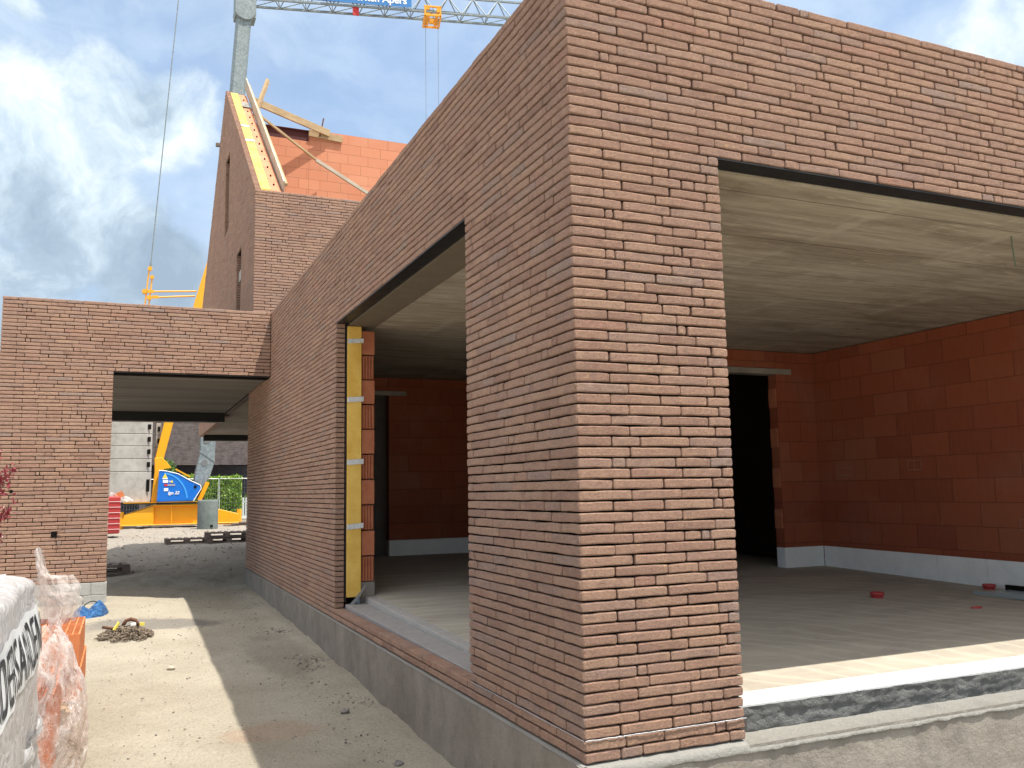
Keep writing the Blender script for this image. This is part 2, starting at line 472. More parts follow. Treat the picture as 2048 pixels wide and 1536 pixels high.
# ------------------------------------------------------------------ ground
GP = [(-30, -.48), (2, -.455), (4.3, -.39), (6.2, -.35), (9.4, -.29), (12, -.26), (16, -.215), (24, -.175), (34, -.085), (60, -.05), (400, -.05)]
def gz(x, y):
    z = GP[-1][1]
    for (a, za), (b, zb) in zip(GP, GP[1:]):
        if y <= b:
            k = max(0, (y-a)/(b-a)); z = za + (zb-za)*k; break
    k = max(0, min(1, (-.9-x)/1.1)) * max(0, 1-abs(y-10.0)/3.6)
    return z + .12*k
def axis_coords(segs):
    out = []
    for a, b, st in segs:
        n = max(1, round((b-a)/st))
        out += [a + (b-a)*i/n for i in range(n)]
    out.append(segs[-1][1])
    return out
gx = axis_coords([(-300, -60, 60), (-60, -10, 8), (-10, -4, 1), (-4, -2.9, .1), (-2.9, 0.1, .035), (.1, 4, .5), (4, 12, 2), (12, 60, 8), (60, 300, 60)])
gy = axis_coords([(-60, -8, 8), (-8, .8, 1), (.8, 4, .035), (4, 12, .05), (12, 26, .12), (26, 42, .5), (42, 60, 3), (60, 400, 60)])
mb = MB()
for y in gy:
    for x in gx:
        z = gz(x, y)
        if -4 < x < 5 and .5 < y < 45:
            a = min(1, (x+4)*2)
            z += a*(.020*nz(x*1.3, y*1.3) + .014*nz(x*4.1, y*4.1, 3) + .007*nz(x*11, y*11, 7))
            if y > 12: z += a*(.03*nz(x*2.2, y*2.2, 9) + .02*nz(x*7, y*6, 11))
            # little banked-up spoil along the wall foot
            if -.5 < x < .1 and y < 12: z += .035*max(0, 1-abs(x+.12)/.28)*(.6+.8*nz(y*1.7, 2.2))
        mb.v.append((x, y, z))
W = len(gx)
mb.f = [(j*W+i, j*W+i+1, (j+1)*W+i+1, (j+1)*W+i) for j in range(len(gy)-1) for i in range(W-1)]
tag(mb.build('ground', M['ground'], fix=False, smooth=True), kind='structure')

# loose gravel
def rock(mb, c, r, sq=.6):
    q = Euler((random.random()*6, random.random()*6, random.random()*6)).to_matrix()
    t = (1+5**.5)/2
    vs = [(-1,t,0),(1,t,0),(-1,-t,0),(1,-t,0),(0,-1,t),(0,1,t),(0,-1,-t),(0,1,-t),(t,0,-1),(t,0,1),(-t,0,-1),(-t,0,1)]
    fs = [(0,11,5),(0,5,1),(0,1,7),(0,7,10),(0,10,11),(1,5,9),(5,11,4),(11,10,2),(10,7,6),(7,1,8),(3,9,4),(3,4,2),(3,2,6),(3,6,8),(3,8,9),(4,9,5),(2,4,11),(6,2,10),(8,6,7),(9,8,1)]
    out = []
    for v in vs:
        p = q @ (Vector(v)*.52*r*random.uniform(.75, 1.2))
        out.append((c[0]+p.x, c[1]+p.y, c[2]+p.z*sq))
    mb.add(out, fs)
g1, g2 = MB(), MB()
for i in range(2600):
    y = random.uniform(.9, 11.5)
    x = -.06 - abs(random.gauss(0, .22)) if random.random() < .6 else random.uniform(-2.3, -.05)
    rock(g1 if random.random() < .55 else g2, (x, y, gz(x, y)+.006), random.choice((.004, .005, .006, .007, .010)))
for i in range(420):
    y = random.gauss(5.9, 1.0); x = -.10-abs(random.gauss(0, .12))
    rock(g1 if random.random() < .6 else g2, (x, y, gz(x, y)+.008), random.uniform(.005, .016))
for i in range(700):
    y = random.uniform(14, 33); x = random.uniform(-3, 3.5)
    rock(g1 if random.random() < .5 else g2, (x, y, gz(x, y)+.01), random.uniform(.01, .035))
tag(g1.build('gravel', M['stone']), 'dark gravel scattered over the sandy ground', 'gravel', kind='stuff')
tag(g2.build('gravel', M['stonep']), 'pale gravel scattered over the sandy ground', 'gravel', kind='stuff')
for (x, y, r, lab, mt) in ((-.338, 3.15, .03, 'lone dark grey stone lying in the shade of the long brick wall', 'stone'),
                           (-.30, 1.86, .028, 'dark stone nearest the camera, near the foot of the plinth', 'stone'),
                           (-1.45, 5.3, .03, 'pale flat chip lying in the sunlit sand beside the clay blocks', 'stonep')):
    b = MB(); rock(b, (x, y, gz(x, y)+r*.4), r*1.4)
    tag(b.build('stone', M[mt], bevel=.003), lab, 'stone')

# ------------------------------------------------------------------ bricks
hdr = False
def brick_courses(mb, ax, c0, n0, n1, segf, depth=.09, seg=1, jz=.0016):
    """ax 'x': wall facing -y at y=c0, running along x.  ax 'y': wall facing -x at x=c0, running along y."""
    rnd = random.Random(int(c0*1000)+n0*7+len(mb.v))
    prev = []
    for k in range(n0, n1):
        z0 = k*P; joints = []
        for (a, b) in segf(z0+P/2):
            if b-a < .03: continue
            u = a; first = True
            while u < b-.02:
                r = rnd.random()
                if hdr and k == 1 and A1-.3 < u < A2: L = rnd.choice((.10, .10, .19, .10)); g_h = 1
                elif first: L = .285 if k % 2 else .185
                elif r < .09: L = rnd.uniform(.055, .12)
                elif r < .22: L = rnd.uniform(.15, .21)
                else: L = rnd.uniform(.275, .292)
                first = False
                if any(abs(u+L-q) < .028 for q in prev): L += rnd.choice((-.055, .0, -.075))
                L = max(L, .05)
                if b-(u+L) < .06: L = b-u
                if L > .34: L = L*.5
                u1 = u+L; joints.append(u1)
                g = rnd.choice((.0015, .002, .0025, .003, .0055))
                emit(mb, ax, c0, u+(.004 if u == a else g), u1-(.0 if abs(u1-b) < 1e-6 else g), z0, depth, seg, rnd, jz)
                u = u1
        prev = joints

def emit(mb, ax, c0, u0, u1, z0, depth, seg, rnd, jz):
    zb, zt = z0+.0034+rnd.uniform(0, jz), z0+P-.0034-rnd.uniform(0, jz)
    dj = rnd.uniform(-.0022, .0022); tw = rnd.uniform(-.0018, .0018)
    e = .0050; q = .0046; sw = rnd.uniform(-.0016, .0016)
    us = [u0] + ([u0+e+(u1-u0-2*e)*i/seg for i in range(seg+1)]) + [u1]
    n = len(us); base = len(mb.v)
    for i, u in enumerate(us):
        end = (i == 0 or i == n-1)
        k = (u-u0)/(u1-u0)-.5
        wv = sw*math.sin(k*5+sw*900); jb = rnd.uniform(-.0013, .0013)+wv; jt = rnd.uniform(-.0013, .0013)+wv
        d0 = dj+tw*k*2+(rnd.uniform(-.0008, .0008) if seg > 1 else 0)
        if end:
            ra, rb_ = rnd.uniform(.004, .009), rnd.uniform(.004, .009); rows = ((depth, zb+.003), (d0+q, zb+ra), (d0+q*.75, zb+.006+ra), (d0+q*.75, zt-.006-rb_), (d0+q, zt-rb_), (depth, zt-.003))
        else:
            rows = ((depth, zb), (d0+q*.9, zb+jb), (d0, zb+.0055+jb), (d0, zt-.0055+jt), (d0+q*.9, zt+jt), (depth, zt))
        for d, z in rows:
            mb.v.append((u, c0+d, z) if ax == 'x' else (c0+d, u, z))
    for i in range(n-1):
        for j in range(5):
            a = base+i*6+j; f = (a, a+6, a+7, a+1)
            mb.f.append(f if ax == 'x' else f[::-1])
    for i, flip in ((0, False), (n-1, True)):
        a = base+i*6; f = tuple(a+j for j in range(6))
        if flip: f = f[::-1]
        mb.f.append(f if ax == 'x' else f[::-1])

def minus(a, b, holes):
    out = [(a, b)]
    for h0, h1 in holes:
        nx = []
        for s0, s1 in out:
            if h1 <= s0 or h0 >= s1: nx.append((s0, s1)); continue
            if h0 > s0: nx.append((s0, h0))
            if h1 < s1: nx.append((h1, s1))
        out = nx
    return out

WB = .87                # pier width
A1, A2 = 1.42, 5.08     # opening in the long wall
XE = 6.62               # far end of the front facade
AE = 11.9               # end of the long wall
NT_ = 77                # courses

ext = thing('brick_extension', 'low flat-roofed brick extension with two large open window bays, nearest building', 'building', (0, 0, -.45))
# front facade (facing the camera side)
b = MB()
brick_courses(b, 'x', 0.0, 0, NT_, lambda z: minus(.0, XE, [(WB, 5.9)] if z < ZL else []), seg=4)
front = b.build('front_wall', M['brick'], ext, fix=False)
b = MB()
def sa(z):
    h = []
    if .10 < z < ZL: h.append((A1, A2))
    return minus(0.0, AE, h)
hdr = True
brick_courses(b, 'y', 0.0, 0, NT_, sa, seg=3)
hdr = False
side = b.build('side_wall', M['brick'], ext, fix=False)
# dark cavity filling behind the facing bricks
b = MB()
b.box((.03, .028, .004), (WB-.012, .082, ZL-.01)).box((5.915, .028, .004), (XE-.01, .082, ZL-.01)).box((.03, .028, ZL+.008), (XE-.01, .082, ZT-.012))
b.build('wall_cavity', M['core'], ext)
b = MB()
b.box((.028, .09, .004), (.082, A1-.012, ZL-.01)).box((.028, A2+.012, .004), (.082, AE-.01, ZL-.01)).box((.028, .09, ZL+.008), (.082, AE-.01, ZT-.012)).box((.028, A1-.02, .004), (.082, A2+.02, .088))
b.build('wall_cavity', M['core'], ext)
# insulation + clay block inner leaf of the two facades
ins = MB()
ins.box((.115, .115, .10), (WB-.02, .25, ZL-.03)).box((.115, .27, .10), (.25, A1-.005, ZL-.03))
ins.build('insulation_board', M['ins'], ext)
for a_, b_ in (((.25, .25, .08), (WB-.02, .40, ZL-.03)), ((.255, .41, .08), (.40, A1-.01, ZL-.03)), ((.255, A2+.26, .30), (.40, 8.9, ZL-.03)), ((5.93, .12, .1), (6.12, .4, ZL-.03))):
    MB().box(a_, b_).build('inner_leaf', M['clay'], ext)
# jamb of the side opening: yellow board with foil tapes, ribbed clay blocks
j = MB().box((.098, A2+.0, .16), (.112, A2+.05, ZL-.012)); j.build('jamb_gap_shade', M['black'], ext)  # black strip stands in for the shaded gap beside the insulation
jb = MB().box((.113, A2-.03, .20), (.252, A2+.25, ZL-.03)); jamb = jb.build('insulation_board', M['ins'], ext, bevel=.003)
for z, w in ((2.72, .045), (2.13, .05), (1.51, .05), (.88, .05)):
    t = MB()
    def fz(u, v, z=z, w=w):
        return (.108+.165*u, A2-.036-.004*random.random(), z-w/2+w*v+.012*(u-.5)+.004*nz(u*6, z))
    t.grid(fz, 12, 3)
    t.build('foil_tape', M['foil'], jamb, smooth=True, fix=False)
z = .33
for k in range(11):
    h = .238; zz = z+.012
    if zz+h > ZL: h = ZL-.02-zz
    if h < .05: break
    t = MB()
    x0, x1 = .262+random.uniform(-.003, .003), .392+random.uniform(-.004, .004)
    if k % 2 == 0:
        t.box((x0, A2+.012, zz), (x1, A2+.25, zz+h))
        for q in range(4):
            xx = x0+.012+q*(x1-x0-.01)/4
            t.box((xx, A2-.006, zz+.002), (xx+.016, A2+.015, zz+h-.002))
    else:
        t.box((x0, A2-.004, zz), (x1, A2+.25, zz+h))
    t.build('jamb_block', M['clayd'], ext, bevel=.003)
    z += .25
MB().box((.262, A2+.01, .12), (.40, A2+.3, .335)).build('base_block', M['plinth'], ext, bevel=.004)
# membrane flap and plastic profile at the foot of the jamb
t = MB()
t.grid(lambda u, v: (.09+.19*u, A2-.05-.05*v+.02*math.sin(u*4), .115+.20*u**1.6-.06*v*(1-u)+.006*nz(u*5, v*4)), 14, 4)
t.build('membrane', M['greymem'], ext, smooth=True, fix=False)
MB().box((.215, A2-.02, .11), (.232, A2+.02, .22)).box((.24, A2-.02, .11), (.247, A2+.02, .23)).build('window_profile', plain('pale_blue_profile', (.45, .55, .66), .4), ext)
# steel lintels
b = MB().box((WB-.06, .004, ZL-.008), (5.96, .115, ZL-.001)).box((WB-.06, .112, ZL-.012), (5.96, .122, ZL+.02)); b.build('lintel', M['black'], ext)
b = MB().box((.004, A1-.06, ZL-.008), (.115, A2+.06, ZL-.001)).box((.112, A1-.06, ZL-.012), (.122, A2+.06, ZL+.02)); b.build('lintel', M['black'], ext)
b = MB().box((.125, A1-.05, ZL-.025), (.40, A2+.05, ZL+.02)); b.build('lintel_beam', plain('dull_insulated_soffit', (.13, .105, .075), .85), ext)
# plinth walls
def plinthA(u, v):
    y = -.02+(AE+.0)*u
    return (-.022-.004*nz(y*1.2, v*2)-.002*nz(y*9, v*5), y, -.62+.618*v)
b = MB().grid(plinthA, 160, 6)
b.box((-.01, .02, -.62), (.4, AE, -.004))
b.build('plinth', M['plinth'], ext, smooth=False)
b = MB()
b.grid(lambda u, v: (-.026+.03*v+.004*nz(u*60, v*3), -.02+AE*u, -.006+.010*v*(1-v)*2+.004*nz(u*150, v)), 220, 3)
b.build('mortar_bed', M['mortar'], ext, smooth=True, fix=False)
# block plinth below the front facade
def plB(u, v):
    x = -.024+6.66*u; z = -.62+.60*v
    return (x, -.022-.005*nz(x*2, z*3, 5)-.003*nz(x*12, z*12), z)
b = MB().grid(plB, 220, 24)
b.build('block_plinth', M['blockp'], ext)
b = MB().box((.0, .0, -.62), (6.62, .245, -.062)); b.build('plinth_core', M['conc'], ext)
b = MB()
def ledge(u, v):
    x = -.03+6.66*u
    lip = .010*nz(x*5, 1)+.006*nz(x*17, 4)
    if x < WB: y0, y1, z1 = -.032+lip*.4, .03, -.003
    else: y0, y1, z1 = -.034+lip, .25, -.042
    ys = (y0, y0-.002, y0+.02, y1)[v]
    zs = (-.052+lip, -.030, z1-.006, z1)[v]+.004*nz(x*14, v*3)
    return Vector((x, ys, zs))
vs = [[ledge(i/260, k) for i in range(261)] for k in range(4)]
for r_ in vs: b.v.extend([tuple(q) for q in r_])
b.f = [(k*261+i, k*261+i+1, (k+1)*261+i+1, (k+1)*261+i) for k in range(3) for i in range(260)]
b.build('mortar_ledge', M['mortar'], ext, smooth=True, fix=False)
# dark slurry-coated upstand and white threshold boards
b = MB().grid(lambda u, v: (WB-.02+5.1*u, .222-.012*nz(u*34, v*3, 2)-.008*nz(u*110, v*7, 3)+.012*(1-v), -.05+.133*v), 260, 12)
b.build('coated_upstand', M['bitum'], ext, smooth=True, fix=False)
MB().box((WB-.02, .262, -.04), (5.95, .30, .07)).build('upstand_core', M['conc'], ext)
x = WB-.02
while x < 5.9:
    L = .98; e = min(x+L, 5.92)
    MB().box((x+.002, .252+random.uniform(-.004, .004), .03), (e, .49, .088+random.uniform(-.0015, .0015))).build('threshold_board', M['white'], ext, bevel=.003)
    x = e
# silver membrane line in the third joint
t = MB()
def sil(u):
    x = -.001+.88*u
    return Vector((x, -.004-.003*random.random(), .1005+.0025*nz(x*22, 1)))
t.tube([sil(i/90) for i in range(91)], .0028, 5)
t.grid(lambda u, v: (WB+.002+.045*u, .0+.17*v+.03*u, .10-.075*u-.03*v), 4, 4)
t.build('membrane', M['lead'], ext, smooth=True, fix=False)
t = MB().tube([(-.004-.002*random.random(), .004+i*.02, .1005+.0018*nz(i*.4, 3)) for i in range(70)], .0018, 5)
t.build('membrane', M['lead'], ext, smooth=True, fix=False)
# window sill strip inside the side opening
MB().prism([(A1-.005, .0), (A2, .0), (A2, .135), (A1-.005, .092)], 0, .104, .30).build('sill', render_mat('grey_sill_mortar', (.30, .28, .27), (.42, .39, .37), 5, 30, .01), ext, bevel=.004)
MB().prism([(A1-.005, .0), (A2, .0), (A2, .194), (A1-.005, .108)], 0, .302, .445).build('sill', render_mat('light_sill_mortar', (.36, .34, .32), (.50, .47, .44), 5, 30, .01), ext, bevel=.004)

# interior
fz_ = lambda y: .082+.0245*(y-.25)
b = MB()
b.add([(.40, .45, fz_(.45)), (6.3, .45, fz_(.45)), (6.3, 9.1, fz_(9.1)), (.40, 9.1, fz_(9.1)), (.40, .45, -.1), (6.3, .45, -.1), (6.3, 9.1, -.1), (.40, 9.1, -.1)],
      [(0,1,2,3), (7,6,5,4), (0,4,5,1), (1,5,6,2), (2,6,7,3), (3,7,4,0)])
b.build('floor', M['floor'], ext)
MB().box((.26, .13, ZL-.02), (6.3, 9.1, ZL+.18)).build('ceiling', M['ceil'], ext)
MB().box((.13, .13, ZL+.19), (XE-.02, AE-.02, ZL+.42)).build('roof', M['bitum'], ext)
MB().box((XE-.09, .095, -.5), (XE, AE, ZT-.01)).box((.2, AE-.28, -.5), (XE-.1, AE-.02, ZT-.02)).build('rear_wall', M['brick'], ext)
DY0, DY1 = 5.115, 5.265
b = MB()
b.box((6.15, .42, .30), (6.32, 9.05, ZL-.03))                         # right wall
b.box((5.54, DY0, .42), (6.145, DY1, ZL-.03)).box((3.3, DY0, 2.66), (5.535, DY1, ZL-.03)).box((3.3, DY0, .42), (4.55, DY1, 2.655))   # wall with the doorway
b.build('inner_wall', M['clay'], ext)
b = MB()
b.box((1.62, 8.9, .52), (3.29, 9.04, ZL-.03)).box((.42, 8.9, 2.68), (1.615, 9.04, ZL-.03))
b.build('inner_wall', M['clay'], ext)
MB().box((3.46, 8.0, .52), (6.14, 8.15, ZL-.03)).box((3.3, DY1+.005, .42), (3.455, 8.89, ZL-.03)).box((3.5, DY1+.002, 2.62), (6.1, DY1+.03, ZL-.04)).box((6.10, DY1+.01, .3), (6.145, 7.99, ZL-.04)).build('inner_wall', speckled('shade_tinted_block', (.035, .022, .018), (.05, .03, .022)), ext)  # walls behind the doorway coloured near black to imitate an unlit room
b = MB()
x = 1.62
b.box((1.62, 8.895, .2), (3.29, 9.04, .515))
b.box((.42, 10.3, .1), (3.2, 10.4, ZL)).box((3.46, 7.98, .2), (6.14, 8.15, .515))
b.build('base_course', M['white'], ext, bevel=.004)
MB().box((5.535, DY0-.004, .1), (6.145, DY1, .445)).build('base_course', M['white'], ext, bevel=.004)
zt_of = lambda y: .40+(.445-.40)*(y-.4)/4.7
for a_ in (.42, 1.02, 1.62, 2.22, 2.82, 3.42, 4.02, 4.62):
    b_ = min(a_+.6, 5.105)
    MB().prism([(a_+.002, .0), (b_-.001, .0), (b_-.001, zt_of(b_)), (a_+.002, zt_of(a_))], 0, 6.143+random.uniform(-.002, .002), 6.32).build('base_course', M['white'], ext, bevel=.003)
MB().box((3.3, DY0-.003, .2), (4.55, DY1, .415)).build('base_course', M['white'], ext)
MB().box((4.3, DY0-.012, 2.585), (5.775, DY1+.01, 2.655)).build('door_lintel', M['blockp'], ext, bevel=.003)
MB().box((.5, 8.885, 2.61), (1.88, 9.05, 2.675)).build('door_lintel', M['blockp'], ext, bevel=.003)
# toothed jamb of the inner doorway
for k in range(9):
    z0 = .43+k*.249
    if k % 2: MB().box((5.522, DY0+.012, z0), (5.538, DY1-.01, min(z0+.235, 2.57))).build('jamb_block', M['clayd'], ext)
# chalk marks where the sockets go
M['chalk'] = plain('faded_chalk', (.30, .17, .13), .9, var=.4)
def chalk(y0, y1, z0, z1, mid=True):
    t = MB()
    pts = [(y0, z0), (y1, z0), (y1, z1), (y0, z1), (y0, z0)]
    for a, b_ in zip(pts, pts[1:]): t.bar((6.1485, a[0], a[1]), (6.1485, b_[0], b_[1]), .003, .006)
    if mid:
        ym = (y0+y1)/2
        t.bar((6.1485, ym, z0-.01), (6.1485, ym, z1+.01), .003, .006)
    t.build('chalk_mark', M['chalk'], ext)
chalk(4.57, 4.79, 1.31, 1.40); chalk(3.55, 3.73, 1.35, 1.455); chalk(2.25, 2.42, .73, .83)
MB().box((6.12, 2.42, .12), (6.150, 2.62, .19)).build('wall_opening', M['core'], ext)

# small things in the room
def pipe_cap(x, y, r, h, lab):
    z = fz_(y)
    o = thing('pipe_cap', lab, 'pipe cap', (x, y, z), 'red pipe caps sticking out of the floor')
    t = MB(); n = 28
    prof = [(r*.86, 0), (r*.86, h*.45), (r, h*.5), (r, h*.95), (r*.95, h), (r*.8, h), (r*.78, h*.55), (0.001, h*.5)]
    for i, (rr, zz) in enumerate(prof):
        for k in range(n):
            a = 2*math.pi*k/n; t.v.append((x+rr*math.cos(a), y+rr*math.sin(a), z+zz))
    t.f = [(i*n+k, i*n+(k+1)%n, (i+1)*n+(k+1)%n, (i+1)*n+k) for i in range(len(prof)-1) for k in range(n)]
    t.build('pipe_end', M['redpl'], o, smooth=True)
    return o
pipe_cap(4.60, 2.78, .062, .052, 'round red pipe cap alone in the middle of the screed floor')
pipe_cap(6.02, 2.72, .062, .05, 'round red pipe cap beside the hole in the white base blocks')
o = thing('metal_sheet', 'pale blue-grey folded metal sheet lying on the floor by the inner wall', 'sheet', (5.9, 2.3, fz_(2.3)))
MB().box((5.60, 2.0, fz_(2.3)+.006), (6.10, 2.56, fz_(2.3)+.014)).bar((5.60, 2.0, fz_(2.3)+.02), (5.60, 2.56, fz_(2.3)+.02), .01, .035).build('sheet', plain('pale_sheet', (.38, .43, .43), .35, .4), o)
o = MB().tube([(4.88+.05*math.cos(a*.35), 1.95+.02*math.sin(a*.35), fz_(1.95)+.0015) for a in range(18)], .012, 6).build('cover_ring', M['redpl'])
tag(o, 'flat reddish cover set flush into the floor near the threshold', 'floor cover')
o = MB().tube([(3.637, .43, ZL-.022), (3.645, .435, ZL-.09), (3.66, .44, ZL-.15), (3.68, .45, ZL-.20), (3.685, .45, ZL-.225)], .0055, 6).build('cable', plain('green_grey_cable', (.10, .13, .09), .5))
tag(o, 'short green-grey cable hanging from the ceiling near the front lintel', 'cable')

# ------------------------------------------------------------------ carport with the portal opening
D = 9.43
cp = thing('brick_carport', 'flat-roofed brick carport with a square passage, joined to the long wall', 'building', (-2, D, -.3))
XL = -3.43; OX = -2.075
b = MB()
brick_courses(b, 'x', D, 2, NT_, lambda z: minus(XL, -.006, [(OX, 0)] if z < ZL else []), seg=1, depth=.10)
b.build('portal_wall', M['brick'], cp, fix=False)
b = MB()
b.box((XL+.02, D+.03, .104), (OX-.012, D+.094, ZL-.006)).box((XL+.02, D+.03, ZL+.006), (-.005, D+.094, ZT-.012)).box((XL+.012, D+.098, -.3), (OX-.05, D+.30, ZL)).box((XL+.012, D+.106, ZL-.02), (-.01, D+.30, ZT-.02))
b.build('wall_cavity', M['core'], cp)
b = MB()
for i, (a0, a1) in enumerate(((-3.44, -3.0), (-2.99, -2.56), (-2.55, -2.26), (-2.25, OX+.01))):
    b.box((a0, D-.006+random.uniform(-.003, .003), -.06), (a1, D+.16, .094))
for a0, a1 in ((-3.44, -3.2), (-3.19, -2.78), (-2.77, -2.35), (-2.34, OX+.012)):
    b.box((a0, D-.008, -.55), (a1, D+.16, -.068))
b.box((-3.43, D+.004, -.5), (OX, D+.15, .09))
b.build('plinth', render_mat('pale_block_plinth', (.36, .36, .34), (.50, .49, .46), 3, 30, .008), cp, bevel=.004)
def cpceil():
    m, t = newmat('grey_carport_soffit')
    p = t.pos()
    a = t.noise(t.scaled(p, (.3, 6, 1)), 1.2, 6, .65)
    c = t.mix(t.rng(a, .35, .65), (.17, .155, .14), (.27, .25, .225))
    s = t.n('ShaderNodeSeparateXYZ', i_0=p)
    fr = t.math('ABSOLUTE', t.math('SUBTRACT', t.math('FRACT', t.math('MULTIPLY', s.outputs[1], .833)), .5))
    ln = t.rng(fr, 0, .02, 1, 0)
    c = t.mix(t.math('MULTIPLY', ln, .8), c, (.03, .028, .025))
    t.out(c, .9, t.bump(t.math('SUBTRACT', a, ln), .01), 0, .2)
    return m
M['cpceil'] = cpceil()
MB().box((XL+.02, D+.05, ZL+.0), (-.02, 15.55, ZL+.16)).build('ceiling', M['cpceil'], cp)
MB().box((XL+.03, D+.11, ZL+.17), (-.03, 15.5, ZL+.5)).build('roof', M['bitum'], cp)
MB().box((OX-.05, D+.004, ZL-.008), (-.006, D+.12, ZL-.001)).build('lintel', M['black'], cp)
MB().box((XL+.02, 15.56, ZL-.19), (-.02, 15.85, ZL+.9)).build('beam', M['black'], cp)
MB().box((XL+.02, 15.56, -.5), (XL+.35, 15.85, ZL-.2)).build('pillar', M['brick'], cp)
MB().box((-2.745, D-.0045, .70), (-2.675, D+.02, .775)).build('junction_box', M['core'], cp)
MB().bar((-2.70, D-.012, .76), (-2.60, D-.03, .80), .006).bar((-2.69, D-.01, .70), (-2.66, D-.012, .55), .004).build('cable', M['core'], cp)
t = MB().tube([(-3.22, D-.006, 1.30), (-3.22, D+.03, 1.30)], .022, 12).build('vent_hole', M['core'], cp)

# ------------------------------------------------------------------ gabled house
HY0, HYR, HY1 = 11.5, 17.1, 22.9
ZE, ZR = 6.40, 10.62
HX = 8.2
SL = (ZR-ZE)/(HYR-HY0)
hs = thing('gabled_brick_house', 'tall unfinished brick house with steep open gable and narrow slit windows', 'building', (3, 16, -.2))
sl1 = [(15.86, 16.66, 6.95, 8.70)]; sl2 = [(13.36, 14.12, 3.4, 5.90)]
def gseg(z):
    if z > ZE: a, b_ = HY0+(z-ZE)/SL, HY1-(z-ZE)*(HY1-HYR)/(ZR-ZE)
    else: a, b_ = HY0, HY1
    if b_-a < .1: return []
    return minus(a, b_, [(q[0], q[1]) for q in sl1+sl2 if q[2] < z < q[3]])
b = MB()
brick_courses(b, 'y', 0.0, NT_, int(ZR/P), gseg, seg=1, depth=.10)
brick_courses(b, 'y', 0.0, int(ZL/P), NT_, lambda z: minus(15.9, HY1, []), seg=1, depth=.10)
for (ya, yb, za, zb_) in sl1+sl2:      # brick reveals of the slit windows
    brick_courses(b, 'x', yb-.0, int(round(za/P)), int(round(zb_/P)), lambda z: [(.105, .47)], seg=1, depth=.06)
b.build('gable_wall', M['brick'], hs, fix=False)
b = MB()
brick_courses(b, 'x', HY0, NT_-12, int(ZE/P), lambda z: [(0.004, HX)], seg=1, depth=.10)
b.build('front_wall', M['brick'], hs, fix=False)
b = MB().box((.03, HY0+.03, ZT-.9), (HX-.02, HY0+.094, ZE-.06)); b.build('wall_cavity', M['core'], hs)
# inner leaves of the gable, open at the top
def gpoly(inset=0.0):
    return [(HY0+.12, ZL+.02), (HY1-.12, ZL+.02), (HY1-.12, ZE-inset), (HYR, ZR-inset-.02), (HY0+.12, ZE+.12*SL-inset)]
def slitted(x0, x1, ins_, name, mat, x=None):
    t = MB()
    g_ = .015
    ys = sorted(set([HY0+.12, 13.36-g_, 14.12+g_, 15.86-g_, 16.66+g_, HYR, HY1-.12]))
    def top(y): return (ZE+(y-HY0)*SL if y <= HYR else ZR-(y-HYR)*(ZR-ZE)/(HY1-HYR))-ins_
    for a, c in zip(ys, ys[1:]):
        spans = [(ZL+.02, None)]
        if abs(a-13.36) < .02: spans = [(ZL+.02, 3.4), (5.9, None)]
        if abs(a-15.86) < .02: spans = [(ZL+.02, 6.95), (8.7, None)]
        for lo, hi in spans:
            if hi is None: t.prism([(a, lo), (c, lo), (c, top(c)), (a, top(a))], 0, x0, x1)
            else: t.prism([(a, lo), (c, lo), (c, hi), (a, hi)], 0, x0, x1)
    return t.build(name, mat, hs)
slitted(.03, .095, .07, 'wall_cavity', M['core'])
for a_, b_ in (((.48, 13.2, 3.2), (.50, 14.3, 6.1)), ((.48, 15.7, 6.8), (.50, 16.8, 8.85))):
    MB().box(a_, b_).build('slit_shade_panel', M['core'], hs)  # black panels added behind the slits to imitate the dark interior
slitted(.108, .27, .03, 'insulation_board', M['ins'])
slitted(.274, .46, .05, 'inner_leaf', M['clay_sun'])
# perforated top faces of the block courses, foil patches and a mortar patch on the slope
y = HY0+.35
while y < HYR-.2:
    z = ZE+(y-HY0)*SL-.05
    MB().box((.35, y, z-.01), (.375, y+.05, z+.04)).build('block_hole', M['core'], hs)
    y += .40
for (y, w, mt, x0, x1) in ((13.9, .10, 'foil', .10, .28), (14.75, .10, 'foil', .10, .28), (16.1, .35, 'mortar', .275, .45)):
    z = ZE+(y-HY0)*SL-.022
    t = MB().grid(lambda u, v: (x0+(x1-x0)*u, y+w*v, z+w*v*SL+.012*random.random()), 8, 3)
    t.build('foil_tape' if mt == 'foil' else 'mortar_patch', M[mt], hs, smooth=True, fix=False)
# formwork board along the slope
n_ = Vector((0, -SL, 1)).normalized()
def sp(x, y, h): return Vector((x, y, ZE+(y-HY0)*SL))+Vector((0, 0, h))
t = MB(); t.bar(sp(.50, HY0+.16, .0), sp(.50, HYR+.45, .12), .028, .26, up=(0, 0, 1)); t.build('formwork_board', M['woodw'], hs)
t = MB(); t.bar(sp(.54, HY0+.14, .08), sp(.54, HYR+.2, .16), .05, .05, up=(0, 0, 1)); t.build('timber_batten', M['wood'], hs)
# inner block wall at the ridge and steel beam
MB().box((1.95, HYR, 2.9), (HX-.1, HYR+.19, 9.96)).box((.50, HYR, 2.9), (1.945, HYR+.19, 9.66)).build('inner_wall', M['clay_sun'], hs)
b = MB().box((.50, HYR+.05, 9.665), (1.94, HYR+.065, 9.93)).box((.50, HYR+.0, 9.663), (1.94, HYR+.16, 9.675)).box((.50, HYR+.0, 9.925), (1.94, HYR+.16, 9.94))
b.build('steel_beam', M['maroon'], hs)
